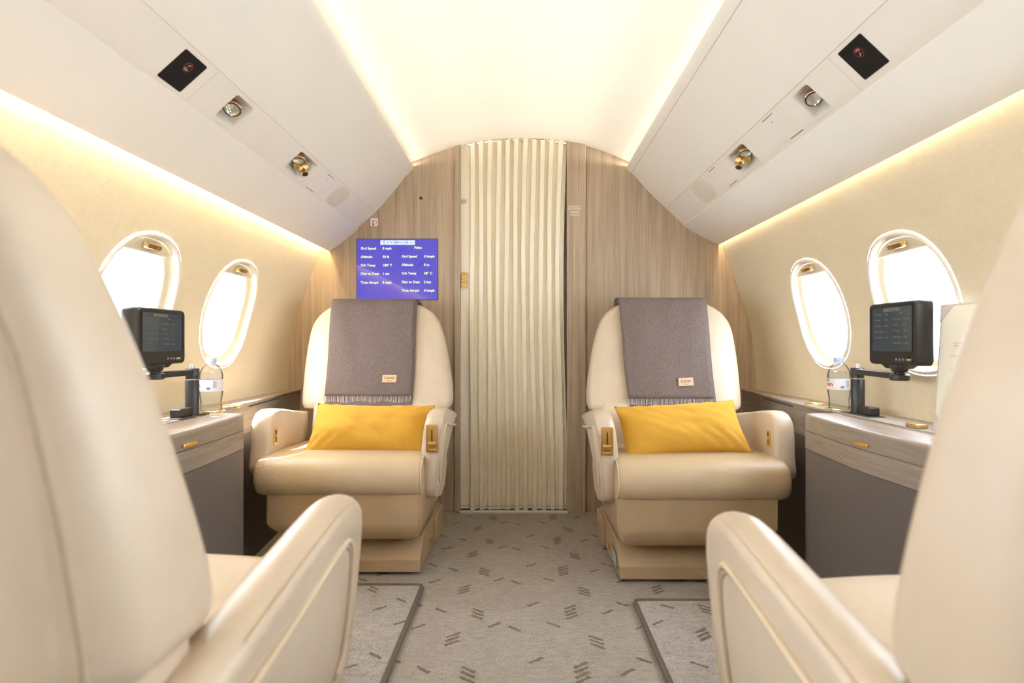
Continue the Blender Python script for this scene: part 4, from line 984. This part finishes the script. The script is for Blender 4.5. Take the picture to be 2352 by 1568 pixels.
# ------------------------------------------------------------------ bottles
def bottle(x, y, label, turn, right):
    H = .176; k = H / .176
    root = empty('water_bottle', (x, y, ZT + .003), label, 'bottle', 'water bottles')
    z = ZT + .003
    prof = [(0.0220, 0), (0.0319, .001), (0.0336, .006), (0.0318, .030), (0.0345, .046), (0.0369, .062), (0.0358, .066), (0.0358, .106), (0.0369, .110), (0.0369, .118), (0.0341, .130), (0.0264, .146), (.0160, .156), (.0130, .160), (.0130, .164)]
    m = MB(); m.lathe(prof, (x, y, z), 40); body = m.build('bottle_body', M['pet'], root, angle=60)
    m = MB(); m.lathe([(r - .0012 if r > .002 else r, h + .0015) for r, h in prof if h < .125] + [(.033, .128)], (x, y, z), 40); m.build('water', M['water'], root, angle=60)
    m = MB(); m.lathe([(.0165, .160), (.0165, .1715), (.0155, .176)], (x, y, z), 32); m.build('cap', M['cap'], root, angle=50)
    m = MB(); m.lathe([(.0150, .156), (.0165, .158), (.0150, .160)], (x, y, z), 28); m.build('neck_ring', M['white'], root)
    rl = .0364
    m = MB(); m.lathe([(rl, .0665), (rl, .105)], (x, y, z), 48, cap=False); lab = m.build('label', M['label'], root, recalc=False)
    cp = lambda a, h, d=.0004: (x + (rl + d) * sin(a), y - (rl + d) * cos(a), z + h)
    m = MB(); text(m, 'evian', .0205, lambda tx, ty: cp(turn + tx / rl, .0790 + ty), 'CENTER', .0003); m.build('lettering', M['red'], lab, smooth=False, recalc=False)
    m = MB()
    for a0, w, h in ((-.30, .22, .006), (-.12, .26, .0085), (.10, .24, .0065)): m.add([cp(turn + a0 - w / 2, .0955), cp(turn + a0 + w / 2, .0955), cp(turn + a0 + .02, .0955 + h)], [(0, 1, 2)])
    for k_ in range(3): m.add([cp(turn + 1.25 + k_ * .10, .072), cp(turn + 1.31 + k_ * .10, .072), cp(turn + 1.31 + k_ * .10, .080), cp(turn + 1.25 + k_ * .10, .080)], [(0, 1, 2, 3)])
    m.build('mountain_mark', M['navy'], lab, smooth=False, recalc=False)
    m = MB()
    for k_ in range(9):
        zz = .078 + k_ * .0024; m.add([cp(turn + 1.75, zz), cp(turn + 2.05, zz), cp(turn + 2.05, zz + .0013), cp(turn + 1.75, zz + .0013)], [(0, 1, 2, 3)])
    m.build('barcode', M['text'], lab, smooth=False, recalc=False)
bottle(1.098, 1.965, 'clear water bottle with pale blue cap and red lettering beside the right monitor post', -1.62, True)
bottle(-1.038, 1.905, 'clear water bottle with pale blue cap beside the left monitor post', -1.1, False)

# ------------------------------------------------------------------ menu card
mc = empty('menu_card', (1.085, 1.40, ZT), 'grey linen folder holding an ivory menu card, leaning by the right window', 'menu')
Hc, Wc = .325, .225; yl = 1.488
def CP(a, b, d): return (1.078 + .030 * b / Hc - d, yl - a + .012 * b / Hc, ZT + .003 + b)
m = MB(); m.loft([[CP(a, b, d) for a, b in ((0, 0), (Wc, 0), (Wc, Hc), (0, Hc))] for d in (-.004, 0)]); m.build('folder', M['cover'], mc, smooth=False)
m = MB(); g_ = .006; m.loft([[CP(a, b, d) for a, b in ((g_, g_), (Wc - g_, g_), (Wc - g_, Hc - g_), (g_, Hc - g_))] for d in (.0003, .0010)]); cd = m.build('card', M['paper'], mc, smooth=False)
for a0, b0, sa, sb in ((0, 0, 1, 1), (0, Hc, 1, -1), (Wc, Hc, -1, -1), (Wc, 0, -1, 1)):
    m = MB(); L_ = .048; m.loft([[CP(a, b, d) for a, b in ((a0, b0), (a0 + sa * L_, b0), (a0, b0 + sb * L_))] for d in (.0010, .0022)]); m.build('corner_holder', M['cover'], mc, smooth=False)
m = MB()
def line(t, a, b, sz, bold=0): text(m, t, sz, lambda x, y: CP(a + x, b + y, .0013), 'LEFT', bold)
line('Lunch', .088, .236, .019); line('Vibrant mixes of', .052, .222, .0068); line('vitality, containing', .052, .215, .0068); line('The s', .084, .196, .0068)
line('Fresh avocado s', .046, .189, .0068); line('Pomegr', .066, .175, .0072, .0003); line('Wild Salmon s', .046, .153, .0068)
m.build('lettering', M['text'], cd, smooth=False, recalc=False)

# ------------------------------------------------------------------ floor mats
for s, x_in, yf in ((-1, .337, 1.952), (1, .364, 1.835)):
    m = MB(); xs = sorted((s * x_in, s * .90)); m.box(xs[0], xs[1], .9, yf, .0015, .0125, 0); pattern(m, xs[0] + .03, xs[1], 1.0, yf - .02, .0136, 1, .05 * s)
    o = m.build('floor_mat', [M['mat'], M['dash']], smooth=False, recalc=False); tag(o, 'carpet mat with dark bound edge on the %s side of the aisle' % SIDE[s], 'mat', 'bound floor mats')
    m = MB(); m.tube([(s * x_in, .9, .0085), (s * x_in, 1.5, .0085), (s * (x_in + .001), yf - .015, .0085), (s * (x_in + .006), yf - .003, .0085), (s * (x_in + .02), yf, .0085), (s * .9, yf, .0085)], .0085, 8); m.build('bound_edge', M['binding'], o)
